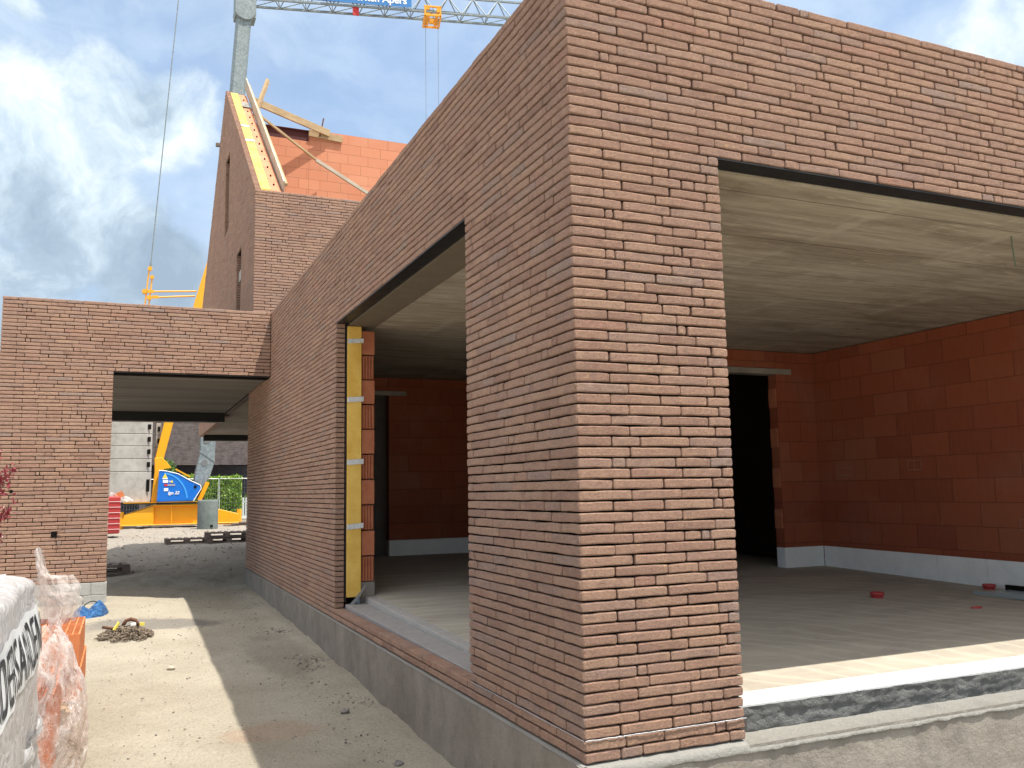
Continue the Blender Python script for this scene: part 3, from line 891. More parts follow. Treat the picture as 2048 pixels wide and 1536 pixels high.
# other walls
MB().box((.1, HY1-.3, ZL), (HX, HY1-.02, ZE)).box((HX-.3, HY0+.12, -.4), (HX, HY1-.32, ZE)).box((3.5, HY1-.3, -.4), (HX, HY1-.02, ZL-.01)).build('rear_wall', M['brick'], hs)
MB().box((.09, 11.92, ZL-.003), (6.5, HY1-.31, ZL+.16)).build('ceiling', render_mat('light_soffit_panel', (.30, .25, .2), (.42, .37, .31), 1.5, 10, .01), hs)
MB().box((.001, 11.95, ZL-.012), (.10, HY1, ZL-.002)).build('lintel', plain('brown_lintel', (.10, .05, .04), .7), hs)
MB().box((.12, HY1-.28, ZL-.17), (6.4, HY1-.02, ZL-.005)).build('beam', M['black'], hs)
MB().box((.05, HY0+.3, 5.35), (HX-.3, HY1-.3, 5.55)).build('floor_slab', M['conc'], hs)
MB().box((-.09, 18.32, 10.02-.3), (.02, 18.40, 10.02-.22)).build('wall_bracket', M['woodd'], hs)

# loose timbers lying across the open roof
def timber(name, p0, p1, w, h, mat, lab, cat='timber', grp='timbers propped on the open gable roof'):
    o = thing(name, lab, cat, tuple((Vector(p0)+Vector(p1))/2), grp)
    MB().bar(p0, p1, w, h).build('plank', M[mat], o, bevel=.004)
    return o
timber('timber_plank', (.50, 16.35, 10.15), (2.42, 17.02, 9.90), .05, .17, 'wood', 'broad brown plank running from the gable top to the ridge wall')
timber('timber_plank', (1.93, 17.06, 9.86), (2.75, 17.06, 9.81), .05, .16, 'wood', 'short plank fixed along the top edge of the orange block wall')
timber('timber_stake', (.50, 16.0, 9.55), (.88, 16.55, 10.78), .06, .10, 'wood', 'pointed timber stake standing up above the gable slope')
timber('timber_prop', (.46, 16.1, 9.83), (2.30, 16.9, 9.0), .045, .055, 'wood', 'thin upper lath leaning from the gable down across the orange wall')
timber('timber_prop', (2.05, 16.75, 9.08), (3.60, 17.0, 8.38), .06, .08, 'woodw', 'thicker lower prop lapped to the lath across the orange wall')
o = MB().tube([(2.28, 17.04, 10.27), (2.25, 17.03, 10.1), (2.21, 17.02, 9.93), (2.19, 17.03, 9.8)], .018, 6).build('steel_clamp', M['rust'])
tag(o, 'thin steel clamp sticking up from the short plank on the block wall', 'clamp')

# ------------------------------------------------------------------ text helper
def text_mesh(body, size, name, mat, parent, mtx, extrude=.002, shear=0.0, bold=0.0, sx=1.0):
    cu = bpy.data.curves.new('t', 'FONT'); cu.body = body; cu.size = size; cu.extrude = extrude; cu.shear = shear; cu.offset = bold
    ob = bpy.data.objects.new('t', cu); col.objects.link(ob)
    dg = bpy.context.evaluated_depsgraph_get(); dg.update()
    me = bpy.data.meshes.new_from_object(ob.evaluated_get(dg))
    bpy.data.objects.remove(ob)
    org = root_origin(parent)
    me.transform(Matrix.Translation(-org) @ mtx @ Matrix.Diagonal((sx, 1, 1, 1)))
    me.materials.clear(); me.materials.append(mat); me.name = name
    o = link(bpy.data.objects.new(name, me)); o.parent = parent
    return o

# ------------------------------------------------------------------ tower crane
CY = 36.0
cr = thing('tower_crane', 'self-erecting tower crane with yellow base, concrete ballast and galvanised mast and jib', 'crane', (0, CY, -.05))
def facing(x, y, z, rot=0.0):   # text frame: reads along +x, up +z, facing -y
    return Matrix.Translation((x, y, z)) @ Matrix.Rotation(rot, 4, 'Y') @ Matrix.Rotation(R(90), 4, 'X')
# base frame
b = MB()
b.prism([(-.75, .04), (1.12, .0), (1.12, .82), (-.75, .85)], 1, CY-.55, CY+.55)
b.prism([(-1.95, .06), (-.75, .04), (-.75, .82), (-1.85, .45)], 1, CY-.7, CY-.4)
b.prism([(1.12, .0), (2.62, -.02), (2.55, .42), (1.12, .80)], 1, CY-.7, CY-.4)
b.prism([(-1.95, .06), (-.75, .04), (-.75, .82), (-1.85, .45)], 1, CY+1.4, CY+1.7)
b.box((-.78, CY-.74, .80), (1.18, CY+.6, .86)).box((-.1, CY-.72, .0), (-.06, CY-.69, .82)).box((-1.98, CY-.73, .03), (2.6, CY-.38, .075))
b.build('base_frame', M['yellow'], cr, bevel=.02)
for x in (2.60, -1.95):
    MB().tube([(x, CY-.55, -.22), (x, CY-.55, .60)], .10, 10).build('outrigger_foot', M['yellow'], cr, smooth=False)
MB().box((-2.1, CY-.8, .88), (.95, CY+1.2, .93)).build('platform', M['core'], cr)
MB().box((-1.9, CY-.79, .935), (.97, CY+1.1, .955)).build('platform', M['yellow'], cr)
# ballast
zz = [(.96, 2.20), (2.21, 2.72), (2.73, 3.24), (3.25, 3.74), (3.75, 4.26), (4.27, 4.78)]
for z0, z1 in zz:
    t = MB()
    xa, xb = -3.7, -.86
    t.prism([(xa+.3, CY-.55), (-2.10, CY-.55), (xb-.22, CY-.55), (xb-.02, CY-.42), (xb, CY+.9), (xb-.3, CY+1.2), (xa+.3, CY+1.2), (xa, CY+.9), (xa, CY-.3)], 2, z0, z1)
    bo = t.build('ballast_block', M['conc'], cr, bevel=.02)
    MB().box((xb-.20, CY-.575, z0+.35*(z1-z0)), (xb-.08, CY-.53, z0+.75*(z1-z0))).build('lifting_slot', M['core'], bo)
    t = MB().box((xb+.12, CY+.3, z0+.0), (xb+.36, CY+1.1, z1-.005)); t.build('ballast_block', M['conc'], cr, bevel=.02)
    MB().box((xb+.20, CY+.27, z0+.3*(z1-z0)), (xb+.28, CY+.31, z0+.7*(z1-z0))).build('lifting_slot', M['core'], cr)
# yellow upright and raking strut
b = MB()
b.prism([(-.86, .95), (-.56, .95), (-.40, 2.3), (-.12, 2.35), (-.32, 2.62), (-.50, 2.78), (-.78, 2.75), (-.76, 2.2)], 1, CY-.45, CY-.1)
b.prism([(-.78, 2.6), (-.45, 2.6), (1.05, 9.4), (1.55, 12.0), (1.30, 12.0), (.62, 9.4)], 1, CY-.35, CY+.05)
b.build('raking_strut', M['yellow'], cr, bevel=.015)
# blue cover with stripes, stickers and lettering
cv = [(-.60, 2.24), (-.66, .96), (.74, .98), (1.03, 1.48), (1.00, 1.62), (.60, 1.82), (.12, 2.10), (-.36, 2.22)]
cover = MB().prism(cv, 1, CY-.86, CY-.5).build('cover', M['blue'], cr, bevel=.05, segs=3)
t = MB()
rim = [Vector((p[0], CY-.865, p[1])) for p in cv]
for a, c in zip(rim[2:], rim[3:]+[rim[0]]): t.tube([a, c], .018, 6)
t.build('cover_rim', M['txtw'], cover)
t = MB()
for r0 in (0,):
    pts = [(-.5+1.0*math.sin(a)*1.0, .98+1.15*math.cos(a)) for a in [R(q) for q in range(6, 88, 6)]]
    for (x0, z0), (x1, z1) in zip(pts, pts[1:]): t.bar((x0, CY-.866, z0), (x1, CY-.866, z1), .01, .06, up=(0, 0, 1))
t.build('stripe', M['bluel'], cover)
FY = CY-.868
MB().prism([(-.47, 1.93), (-.27, 1.93), (-.37, 2.12)], 1, FY-.006, FY).build('warning_sticker', M['tagy'], cover)
for a_, b_ in (((-.47, FY-.006, 1.885), (-.27, FY, 1.925)), ((-.45, FY-.006, 1.74), (-.25, FY, 1.85)), ((-.40, FY-.006, 1.40), (-.24, FY, 1.52)), ((-.20, FY-.006, 1.76), (-.16, FY, 1.82))):
    MB().box(a_, b_).build('sticker', M['txtw'], cover)
MB().box((-.39, FY-.0085, 1.60), (-.27, FY, 1.69)).build('sticker', M['redp'], cover)
MB().box((-.27, FY-.0065, 1.61), (.02, FY, 1.68)).build('sticker', plain('grey_sticker', (.35, .33, .4), .5), cover)
MB().prism([(-.15, 1.74), (-.05, 1.74), (-.09, 1.84), (-.12, 1.84)], 1, FY-.006, FY).build('sticker', M['tagy'], cover)
text_mesh('Igo 22', .17, 'lettering', M['txtw'], cover, facing(-.25, FY-.006, 1.27), .004, .3, .004)
MB().tube([(.80, CY-.88, 1.56), (.80, CY-.84, 1.56)], .06, 14).build('round_badge', M['core'], cover)
t = MB().bar((.05, CY-.3, 2.30), (.62, CY-.3, 1.98), .12, .06).bar((1.0, CY-.4, 1.0), (1.32, CY-.4, 1.75), .12, .16); t.build('bracket', M['yellow'], cr)
# mast
foot = [(1.0, 3.9), (1.0, 3.0), (.80, 2.0), (.78, 1.55), (1.02, 1.35), (1.40, 1.95), (1.58, 2.55), (1.62, 3.9)]
ft = MB().prism(foot, 1, CY-.30, CY+.30).build('mast_foot', M['galv'], cr, bevel=.03)
for (x, z) in ((1.25, 3.5), (1.18, 2.55)):
    MB().tube([(x, CY-.315, z), (x, CY-.28, z)], .13, 16).build('mast_opening', plain('grey_recess', (.16, .17, .17), .6), ft)
MB().bar((.98, CY-.31, 3.05), (1.6, CY-.31, 2.62), .03, .05).build('weld_seam', M['galv'], ft)
def mx(z): return 1.273+(z-3.11)*(2.449-1.273)/(22.91-3.11)
t = MB()
for i, z in enumerate((3.7, 22.7)):
    w = .325
    pts = [(-w, -w+.1), (-w+.1, -w), (w-.1, -w), (w, -w+.1), (w, w-.1), (w-.1, w), (-w+.1, w), (-w, w-.1)]
    for px_, py_ in pts: t.v.append((mx(z)+px_, CY+py_, z))
t.f = [(k, (k+1)%8, 8+(k+1)%8, 8+k) for k in range(8)]+[tuple(range(8))[::-1], tuple(range(8, 16))]
t.build('mast', M['galv'], cr)
t = MB().tube([(mx(22.9)+.02, CY-.42, 23.0), (mx(22.9)+.02, CY+.42, 23.0)], .46, 20).box((mx(22.9)-.42, CY-.38, 22.7), (mx(22.9)+.5, CY+.38, 24.6))
t.build('mast_head', M['galv'], cr, bevel=.02)
# jib: triangular lattice, two bottom chords and one top chord
J0 = Vector((2.85, 36.45, 23.9)); J1 = Vector((19.5, 32.55, 23.98))
jd = (J1-J0).normalized(); js = Vector((-jd.y, jd.x, 0)).normalized()*(-1)   # towards the viewer
LJ = (J1-J0).length
def jp(s, side, h): return J0+jd*s+js*side*.36+Vector((0, 0, h))
HJ = 1.02
ch = MB()
for sd in (-1, 1): ch.bar(jp(0, sd, 0), jp(LJ, sd, 0), .09, .09)
ch.bar(jp(-.3, 0, HJ), jp(LJ, 0, HJ), .08, .08)
jib = ch.build('jib', M['galv'], cr)
lt = MB(); s = 0.0; step = 1.22
while s < LJ-step:
    top = jp(s+step/2, 0, HJ)
    for sd in (-1, 1):
        lt.tube([jp(s, sd, 0), top], .028, 5); lt.tube([top, jp(s+step, sd, 0)], .028, 5)
    lt.tube([jp(s, -1, 0), jp(s, 1, 0)], .022, 5); lt.tube([jp(s, -1, 0), jp(s+step, 1, 0)], .022, 5)
    s += step
lt.build('jib_bracing', M['galv'], jib)
MB().tube([jp(.2, .2, .35), jp(LJ, .2, .15)], .012, 5).build('trolley_cable', M['core'], jib)
MB().bar(jp(11.1, 0, HJ+.75), jp(13.7, 0, HJ+.33), .12, .12).build('pendant_link', M['yellow'], jib)
MB().bar(jp(0.5, 0, HJ+3.6), jp(11.1, 0, HJ+.75), .06, .06).build('pendant_bar', M['galv'], jib)
MB().box((-.22, -.2, -.1), (.22, .2, .22), Matrix.Translation(jp(13.95, 0, HJ+.14))).build('jib_joint', M['galv'], jib)
MB().box(tuple(jp(4.75, .9, -.42)-Vector((.14, .02, 0))), tuple(jp(4.75, .9, -.42)+Vector((.14, .06, .42)))).build('limit_box', M['redp'], jib)
# banner on the near side of the jib
bp0 = jp(3.2, 1.25, .12); bp1 = jp(7.35, 1.25, .12)
d = (bp1-bp0); L = d.length; rot = math.atan2(d.y, d.x)
bm_ = Matrix.Translation(bp0) @ Matrix.Rotation(rot, 4, 'Z')
ban = MB().box((0, -.01, 0), (L, .01, .95), bm_).build('banner', plain('blue_banner', (.03, .19, .50), .6), cr)
text_mesh('werken Apers', .50, 'lettering', M['txtw'], ban, bm_ @ Matrix.Translation((L-2.95, -.016, .14)) @ Matrix.Rotation(R(90), 4, 'X'), .003, .0, .012, .95)
# trolley and ropes
ts = 8.35
tm = Matrix.Translation(jp(ts, 0, 0)) @ Matrix.Rotation(math.atan2(jd.y, jd.x), 4, 'Z')
t = MB()
for sd in (-.55, .55):
    t.box((-.42, sd-.04, -.32), (.42, sd+.04, -.22), tm).box((-.42, sd-.04, .12), (.42, sd+.04, .2), tm)
    for q in (-.40, .32): t.box((q, sd-.04, -.32), (q+.08, sd+.04, .2), tm)
for q in (-.42, .34): t.box((q, -.55, -.34), (q+.08, .55, -.24), tm)
t.box((-.12, -.10, -.38), (.14, .10, -.2), tm).box((-.36, -.5, -.22), (-.12, .5, -.12), tm).box((.14, -.5, -.22), (.30, .5, -.12), tm).box((-.40, -.58, .0), (-.16, -.52, .14), tm).box((.18, -.58, -.1), (.36, -.52, .14), tm)
tro = t.build('trolley', M['yellow'], cr, bevel=.008)
for q in (-.30, .30):
    p0 = tm @ Vector((q, 0, -.3)); MB().tube([p0, (p0.x, p0.y, 9.0)], .011, 5).build('hoist_rope', M['galv'], tro)
# rear guy lines
Y = CY
g = MB()
g.tube([(-1.20, Y, 10.80), (-1.33, Y, 9.10)], .035, 6).tube([(-1.08, Y, 10.35), (-1.18, Y, 9.05)], .035, 6)
g.tube([(-1.33, Y, 9.12), (-1.48, Y, 5.0)], .045, 6).tube([(-1.18, Y, 9.05), (-1.30, Y, 5.0)], .045, 6)
g.tube([(-1.36, Y, 9.78), (.70, Y, 9.95)], .038, 6).tube([(-1.16, Y, 9.54), (.66, Y, 9.74)], .038, 6)
g.build('tie_rod', M['yellow'], cr)
for (x, z, r_) in ((-1.36, 9.78, .10), (-1.16, 9.53, .10), (-1.17, 10.78, .09), (-1.08, 10.42, .08)):
    MB().tube([(x, Y-.09, z), (x, Y+.09, z)], r_, 12).build('pin_joint', M['yellow'], cr)
MB().bar((-1.25, Y-.05, 9.79), (-1.0, Y-.05, 9.80), .05, .13).bar((-1.05, Y-.05, 9.56), (-.80, Y-.05, 9.58), .05, .13).build('rod_end', M['yellow'], cr)
MB().tube([(-1.14, Y, 11.02), (-1.16, Y, 10.75)], .045, 8).build('cable_socket', M['galv'], cr)
MB().tube([(-1.15, Y, 10.9), (-.353, Y, 23.08), (.05, Y, 29.3)], .026, 6).build('guy_cable', M['galv'], cr)

# ------------------------------------------------------------------ yard behind the passage
def pallet(name, x, y, z, rot, lab, layers=1, mat='woodd'):
    o = thing(name, lab, 'pallet', (x, y, z), 'wooden pallets lying in the yard')
    m = Matrix.Translation((x, y, z)) @ Matrix.Rotation(rot, 4, 'Z')
    zz_ = 0
    top, bot = MB(), MB()
    for yy in (-.4, 0, .4):
        bot.box((-.6, yy-.05, 0), (.6, yy+.05, .02), m)
        for xx in (-.53, 0, .53): MB().box((xx-.07, yy-.05, .022), (xx+.07, yy+.05, .10), m).build('support_block', M[mat], o)
        top.box((-.6, yy-.05, .102), (.6, yy+.05, .12), m)
    for k in range(7):
        xx = -.55+k*.183; top.box((xx-.05, -.4, .122), (xx+.05, .4, .144), m)
    top.build('deck_boards', M[mat], o); bot.build('skids', M[mat], o)
    return o
zp = gz(0, 24)+.015
pallet('wooden_pallet', -.16, 24.2, zp, .0, 'single flat pallet lying alone in front of the passage exit')
pallet('wooden_pallet', .95, 24.0, zp, .04, 'lower pallet of the pair stacked beside the right passage wall')
pallet('wooden_pallet', .93, 24.02, zp+.15, -.03, 'upper pallet of the pair stacked beside the right passage wall')
pallet('wooden_pallet', -2.38, 15.0, gz(-2.3, 15)+.03, .1, 'dark pallet half hidden behind the left passage pillar')
# concrete pipe
o = thing('concrete_pipe', 'upright grey-green concrete pipe section standing in front of the crane base', 'pipe', (1.15, 33.2, -.12))
t = MB(); n = 36
pr = [(.39, -.12), (.385, .95), (.375, 1.03), (.30, 1.03), (.30, .2), (.001, .2)]
for rr, z in pr:
    for k in range(n):
        a = 2*math.pi*k/n; t.v.append((1.15+rr*math.cos(a), 33.2+rr*math.sin(a), z))
t.f = [(i*n+k, i*n+(k+1)%n, (i+1)*n+(k+1)%n, (i+1)*n+k) for i in range(len(pr)-1) for k in range(n)]
t.build('pipe_wall', M['pipe'], o, smooth=True)
MB().box((1.22, 32.80, -.02), (1.32, 32.86, .06)).build('pipe_hole', M['core'], o)
# wrapped red brick pack
o = thing('wrapped_brick_pack', 'red plastic wrapped pack of bricks beside the crane ballast', 'brick pack', (-2.4, 29, -.05))
pk = MB().box((-2.95, 28.6, .0), (-1.98, 29.5, 1.22)); pk.build('red_wrapping', M['redpl'], o, bevel=.05, segs=2)
t = MB()
for k in range(6):
    z = .15+k*.18
    t.bar((-2.97, 28.585, z+.02*nz(k, 3)), (-1.97, 28.585, z+.05*nz(k, 8)), .01, .012)
t.build('wrinkle', M['txtw'], o)
t = MB().grid(lambda u, v: (-2.3+.7*u, 28.6+.5*v, 1.24-.22*u*u+.14*math.sin(u*7+v*3)*.5+.10*nz(u*4, v*4)), 16, 10)
t.build('loose_film', M['film'], o, smooth=True, fix=False)
MB().bar((-2.15, 28.9, 1.2), (-1.9, 28.9, 1.32), .2, .2).build('clay_block', M['clayb'], o)
# timber pile by the fence
o = thing('timber_pile', 'low pile of weathered boards under the outrigger of the crane', 'timber pile', (3.0, 35, -.1))
for k in range(7):
    MB().bar((1.9+.1*k, 34.6+.12*(k % 3), -.03+.05*(k//3)), (4.4, 34.9+.1*(k % 3), -.02+.06*(k//3)), .12, .05).build('board', M['woodd'], o)
# mesh fence
for i in range(4):
    x0 = -3.4+i*2.9
    f = thing('fence_panel', ('mesh fence panel ' + ('behind the ballast', 'behind the blue crane cover', 'in front of the clipped hedge', 'beside the dark garage front')[i] + ', on block feet'), 'fence', (x0+1.4, 42, -.05), 'temporary mesh fence panels along the yard')
    zb = -.02
    t = MB()
    t.tube([(x0, 42, zb), (x0, 42, 2.0), (x0+2.84, 42, 2.0), (x0+2.84, 42, zb)], .021, 6)
    t.tube([(x0, 42, zb+.12), (x0+2.84, 42, zb+.12)], .018, 6)
    t.build('panel_frame', plain('white_galvanised', (.70, .74, .74), .4, .2), f)
    t = MB()
    for k in range(1, 24): t.bar((x0+k*.118, 42, zb+.12), (x0+k*.118, 42, 2.0), .006)
    for k in range(1, 8): t.bar((x0, 42, zb+.12+k*.24), (x0+2.84, 42, zb+.12+k*.24), .006)
    t.build('wire_mesh', M['galv'], f)
    MB().box((x0-.12, 41.75, -.1), (x0+.12, 42.25, .04)).build('foot_block', M['conc'], f)
# low pale garden wall behind the fence
o = MB().box((-8, 43.0, -.1), (2.0, 43.15, .32)).build('garden_wall', speckled('pale_rendered_wall', (.55, .56, .55), (.66, .66, .64), 3), bevel=.01)
tag(o, 'low pale rendered wall behind the mesh fence', 'wall')
o = thing('garden_gate', 'pale slatted garden gate right of the hedge', 'gate', (4.3, 44, -.05))
t = MB()
for k in range(9): t.box((3.72+k*.15, 44.0, -.02), (3.83+k*.15, 44.03, 1.05))
t.build('slats', plain('pale_gate_paint', (.62, .66, .68), .5), o)
MB().box((3.70, 44.032, .1), (5.1, 44.06, .18)).box((3.70, 44.032, .8), (5.1, 44.06, .88)).build('rails', plain('pale_gate_rail', (.6, .64, .66), .5), o)

def leaves(mb, n, fn, size, flat=.0):
    for i in range(n):
        c = Vector(fn()); e = Euler((random.random()*6.3, random.random()*6.3, random.random()*6.3)).to_matrix()
        s_ = size*random.uniform(.6, 1.3)
        q = [Vector((-.5, 0, 0)), Vector((0, -.28, .05)), Vector((.55, 0, 0)), Vector((0, .28, .05))]
        mb.add([c+e @ (v*s_) for v in q], [(0, 1, 2, 3)])
def hedge(x0, x1, y0, y1, z1, n, lab, sz=.13):
    o = thing('hedge', lab, 'hedge', ((x0+x1)/2, (y0+y1)/2, -.05))
    MB().box((x0+.22, y0+.22, -.05), (x1-.22, y1-.22, z1-.22)).build('branches', plain('dark_twigs', (.03, .04, .015), .9), o)
    t = MB()
    def fn():
        f = random.random()
        x = random.uniform(x0, x1); y = random.uniform(y0, y1); z = random.uniform(0, z1)
        if f < .6: y = y0+abs(random.gauss(0, .10))
        elif f < .8: z = z1-abs(random.gauss(0, .08))
        elif f < .9: x = x1-abs(random.gauss(0, .1))
        else: x = x0+abs(random.gauss(0, .1))
        k = .09*nz(x*2, z*2, y)
        return (x+k, y+k, z+k+random.gauss(0, .03))
    leaves(t, n, fn, sz)
    t.build('foliage', M['hedge'], o, fix=False)
hedge(1.9, 3.62, 43.3, 44.6, 2.12, 5200, 'clipped light green hedge behind the crane mast and mesh fence')
hedge(.5, 1.6, 46.0, 46.9, 2.25, 2200, 'smaller piece of hedge seen just left of the crane mast')
def bush(x, y, z, r, n, lab, mat='greenl', sz=.14):
    o = thing('bush', lab, 'bush', (x, y, -.05))
    MB().tube([(x, y, -.05), (x+.05, y, z*.6), (x, y, z)], [.05, .04, .02], 6).build('trunk', M['woodd'], o)
    t = MB()
    def fn():
        d = Vector((random.gauss(0, 1), random.gauss(0, 1), random.gauss(0, 1))).normalized()*r*random.uniform(.55, 1.05)
        return (x+d.x, y+d.y, z+d.z*1.2)
    leaves(t, n, fn, sz); t.build('foliage', M[mat], o, fix=False)
bush(.05, 45.0, 2.5, .50, 900, 'small green bush between the ballast and the dark garage door')
bush(4.25, 44.5, .95, .38, 500, 'low green shrub at the foot of the hedge by the pale gate')

# dark brick building far behind
o = thing('dark_brick_building', 'long dark brown brick building with black glazed ground floor across the yard', 'building', (4, 50, -.05))
def farbrick():
    m, t = newmat('dark_purple_brick')
    p = t.pos()
    s = t.n('ShaderNodeSeparateXYZ', i_0=p)
    v = t.n('ShaderNodeCombineXYZ', i_0=s.outputs[0], i_1=s.outputs[2], i_2=0.0).outputs[0]
    bt = t.n('ShaderNodeTexBrick', offset=.5); t.put(bt.inputs['Vector'], v)
    bt.inputs['Color1'].default_value = (.095, .078, .078, 1); bt.inputs['Color2'].default_value = (.17, .14, .135, 1); bt.inputs['Mortar'].default_value = (.05, .042, .042, 1)
    for k, q in (('Scale', 1.0), ('Mortar Size', .008), ('Brick Width', .22), ('Row Height', .06)): bt.inputs[k].default_value = q
    c = t.mix(t.rng(t.noise(p, 3, 5, .7), .4, .7, 0, .5), bt.outputs[0], (.22, .19, .185))
    t.out(c, .85, t.bump(bt.outputs['Fac'], -.01), 0, .2)
    return m
MB().box((-12, 50, 2.93), (30, 60, 9.0)).box((-12, 50.3, -.05), (30, 60, 2.92)).build('upper_wall', farbrick(), o)
glass = plain('black_glazing', (.008, .010, .014), .12, 0, .6, .05)
t = MB()
for i, x in enumerate((-11, -7.5, -4, -.5, 2.6, 5.8, 9, 12.5, 16, 19.5, 23, 26.5)):
    w = MB().box((x, 50.16, .0), (x+2.9, 50.24, 2.86)).build('window', glass, o)
    MB().box((x-.12, 50.1, .0), (x-.02, 50.28, 2.9)).build('window_frame', M['black'], w)

# red-leaved tree sprig reaching in at the left edge
o = thing('red_leaved_shrub', 'dark red leaved shrub reaching in front of the brick portal wall', 'shrub', (-2.95, 4.6, gz(-2.9, 4.6)))
t = MB()
rb = random.Random(3); tips = []
base_ = Vector((-3.02, 4.6, -.42))
t.tube([base_, (-2.98, 4.6, .4), (-2.90, 4.58, 1.0), (-2.88, 4.55, 1.6)], [.016, .013, .009, .004], 6)
for (z, dx, dz) in ((.75, .10, .22), (.85, .13, .05), (.95, .21, .22), (1.05, .17, .03), (1.1, .20, .35), (1.2, .12, .2), (1.28, .2, .15), (1.35, .1, .25), (.70, .05, .05)):
    p0 = Vector((-2.92, 4.58, z)); p1 = p0+Vector((dx*.6, rb.uniform(-.1, .05), dz*.5)); p2 = p0+Vector((dx, rb.uniform(-.15, .1), dz))
    t.tube([p0, p1, p2], [.005, .0035, .0018], 5)
    tips += [(p1, p2)]
t.build('trunk', M['woodd'], o)
t = MB()
def lf():
    p1, p2 = rb.choice(tips); k = rb.uniform(-.6, 1.15); p = p1+(p2-p1)*k
    return p+Vector((rb.gauss(0, .022), rb.gauss(0, .03), rb.gauss(0, .028)))
leaves(t, 420, lf, .040); t.build('foliage', M['redleaf'], o, fix=False)

# ------------------------------------------------------------------ building materials on the left
# shrink-wrapped pallet nearest the camera
o = thing('wrapped_pallet', 'large shrink-wrapped pallet with bold black lettering, nearest at the left edge', 'pallet load', (-2.9, .4, -.46))
X1, Y0_, Y1_ = -2.30, -1.4, 1.66
def skin(u, v, off=0.0):
    # u runs round the front-right corner: side face first, then the far face
    z = -.38+1.24*v
    rr = .16
    if u < .72:
        k = u/.72; y = Y0_+(Y1_-rr-Y0_)*k; x = X1
        nx, ny = 1, 0
    elif u < .82:
        a = (u-.72)/.10*math.pi/2; x = X1-rr+rr*math.cos(a); y = Y1_-rr+rr*math.sin(a); nx, ny = math.cos(a), math.sin(a)
    else:
        k = (u-.82)/.18; x = X1-rr-.9*k; y = Y1_; nx, ny = 0, 1
    if v > .93: q = (v-.93)/.07; x -= nx*.16*q*q; y -= ny*.16*q*q; z -= .03*q*q
    bulge = .05*math.sin(min(1, v*1.1)*math.pi)-(.10*(1-v/.45)**1.3 if v < .45 else 0)*.7
    w = .026*nz(u*9, v*5, 1)+.005*nz(u*20+v*9, v*12, 4)
    d = bulge+w*.8+off
    return (x+nx*d, y+ny*d, z+.01*nz(u*12, v*12, 6))
t = MB().grid(lambda u, v: skin(u, v), 150, 60)
t.grid(lambda u, v: (X1-.12-.95*u, Y0_+(Y1_-.14-Y0_)*v, .835+.03*nz(u*6, v*9)+.02*nz(u*19, v*30)), 20, 40)
t.build('shrink_wrap', M['filmw'], o, smooth=True, fix=False)
MB().box((-3.3, Y0_, -.30), (X1-.10, Y1_-.1, .78)).build('brick_load', speckled('grey_pink_bricks', (.42, .36, .34), (.55, .48, .45), 6), o)
MB().box((-3.3, Y0_, -.44), (X1-.12, Y1_-.1, -.31)).build('pallet_base', M['woodd'], o)
# white band and black lettering following the bulging film
def on_skin(y, z, off):
    k = (y-Y0_)/(Y1_-.16-Y0_)
    if k <= 1: u = k*.72
    else:
        a = (y-(Y1_-.16))/.16; u = .72+.10*min(a, 1.2)*2/math.pi
    return skin(u, (z+.38)/1.24, off)
def band(u, v):
    y = -.6+2.16*u
    return on_skin(y, .425+.255*v+.006*math.sin(u*40), .006)
MB().grid(band, 90, 8).build('label_band', plain('white_band', (.72, .75, .78), .35, var=.05), o, smooth=True, fix=False)
cu = bpy.data.curves.new('t', 'FONT'); cu.body = 'VANDERSANDEN'; cu.size = .285; cu.offset = .001; cu.space_character = 1.12; cu.extrude = 0
ob = bpy.data.objects.new('t', cu); col.objects.link(ob)
dg = bpy.context.evaluated_depsgraph_get(); dg.update()
me = bpy.data.meshes.new_from_object(ob.evaluated_get(dg)); bpy.data.objects.remove(ob)
bm = bmesh.new(); bm.from_mesh(me)
bmesh.ops.triangulate(bm, faces=bm.faces)
for _ in range(2): bmesh.ops.subdivide_edges(bm, edges=[e for e in bm.edges if e.calc_length() > .04], cuts=1)
bmesh.ops.triangulate(bm, faces=bm.faces)
xs = [v.co.x for v in bm.verts]; wd = max(xs)-min(xs)
org = root_origin(o)
for v in bm.verts:
    p = on_skin(-.58+2.08*(v.co.x-min(xs))/wd, .452+v.co.y, .011)
    v.co = Vector(p)-org
bm.to_mesh(me); bm.free(); me.materials.clear(); me.materials.append(M['txtk']); me.name = 'lettering'
l_ = link(bpy.data.objects.new('lettering', me)); l_.parent = o
# torn film hanging below the first load
t = MB().grid(lambda u, v: (-2.33+.10*math.sin(u*3.1)+.05*nz(u*7, v*7)-.05*v, .6+1.3*u, .12-.58*v+.05*nz(u*9, 3)), 40, 24)
t.build('loose_film', M['filmw'], o, smooth=True, fix=False)

# hollow clay blocks
def clay_block(x0, y0, z0, lab, dx=.25, dy=.5, dz=.235, rot=0.0, grp='hollow clay blocks stacked on the pallet'):
    o = thing('clay_block', lab, 'clay block', (x0, y0, z0), grp)
    m = Matrix.Translation((x0, y0, z0)) @ Matrix.Rotation(rot, 4, 'Z')
    t = MB()
    w = .011; nx_, ny_ = 5, 9
    t.box((0, 0, 0), (w, dy, dz), m).box((dx-w, 0, 0), (dx, dy, dz), m).box((w, 0, 0), (dx-w, w, dz), m).box((w, dy-w, 0), (dx-w, dy, dz), m)
    for i in range(1, nx_):
        xx = i*dx/nx_; t.box((xx-.004, w, .0), (xx+.004, dy-w, dz-.002), m)
    for i in range(1, ny_):
        yy = i*dy/ny_; t.box((w, yy-.004, .0), (dx-w, yy+.004, dz-.003), m)
    t.box((w, w, 0), (dx-w, dy-w, dz*.5), m)
    t.build('block_body', M['clayb'], o)
    return o
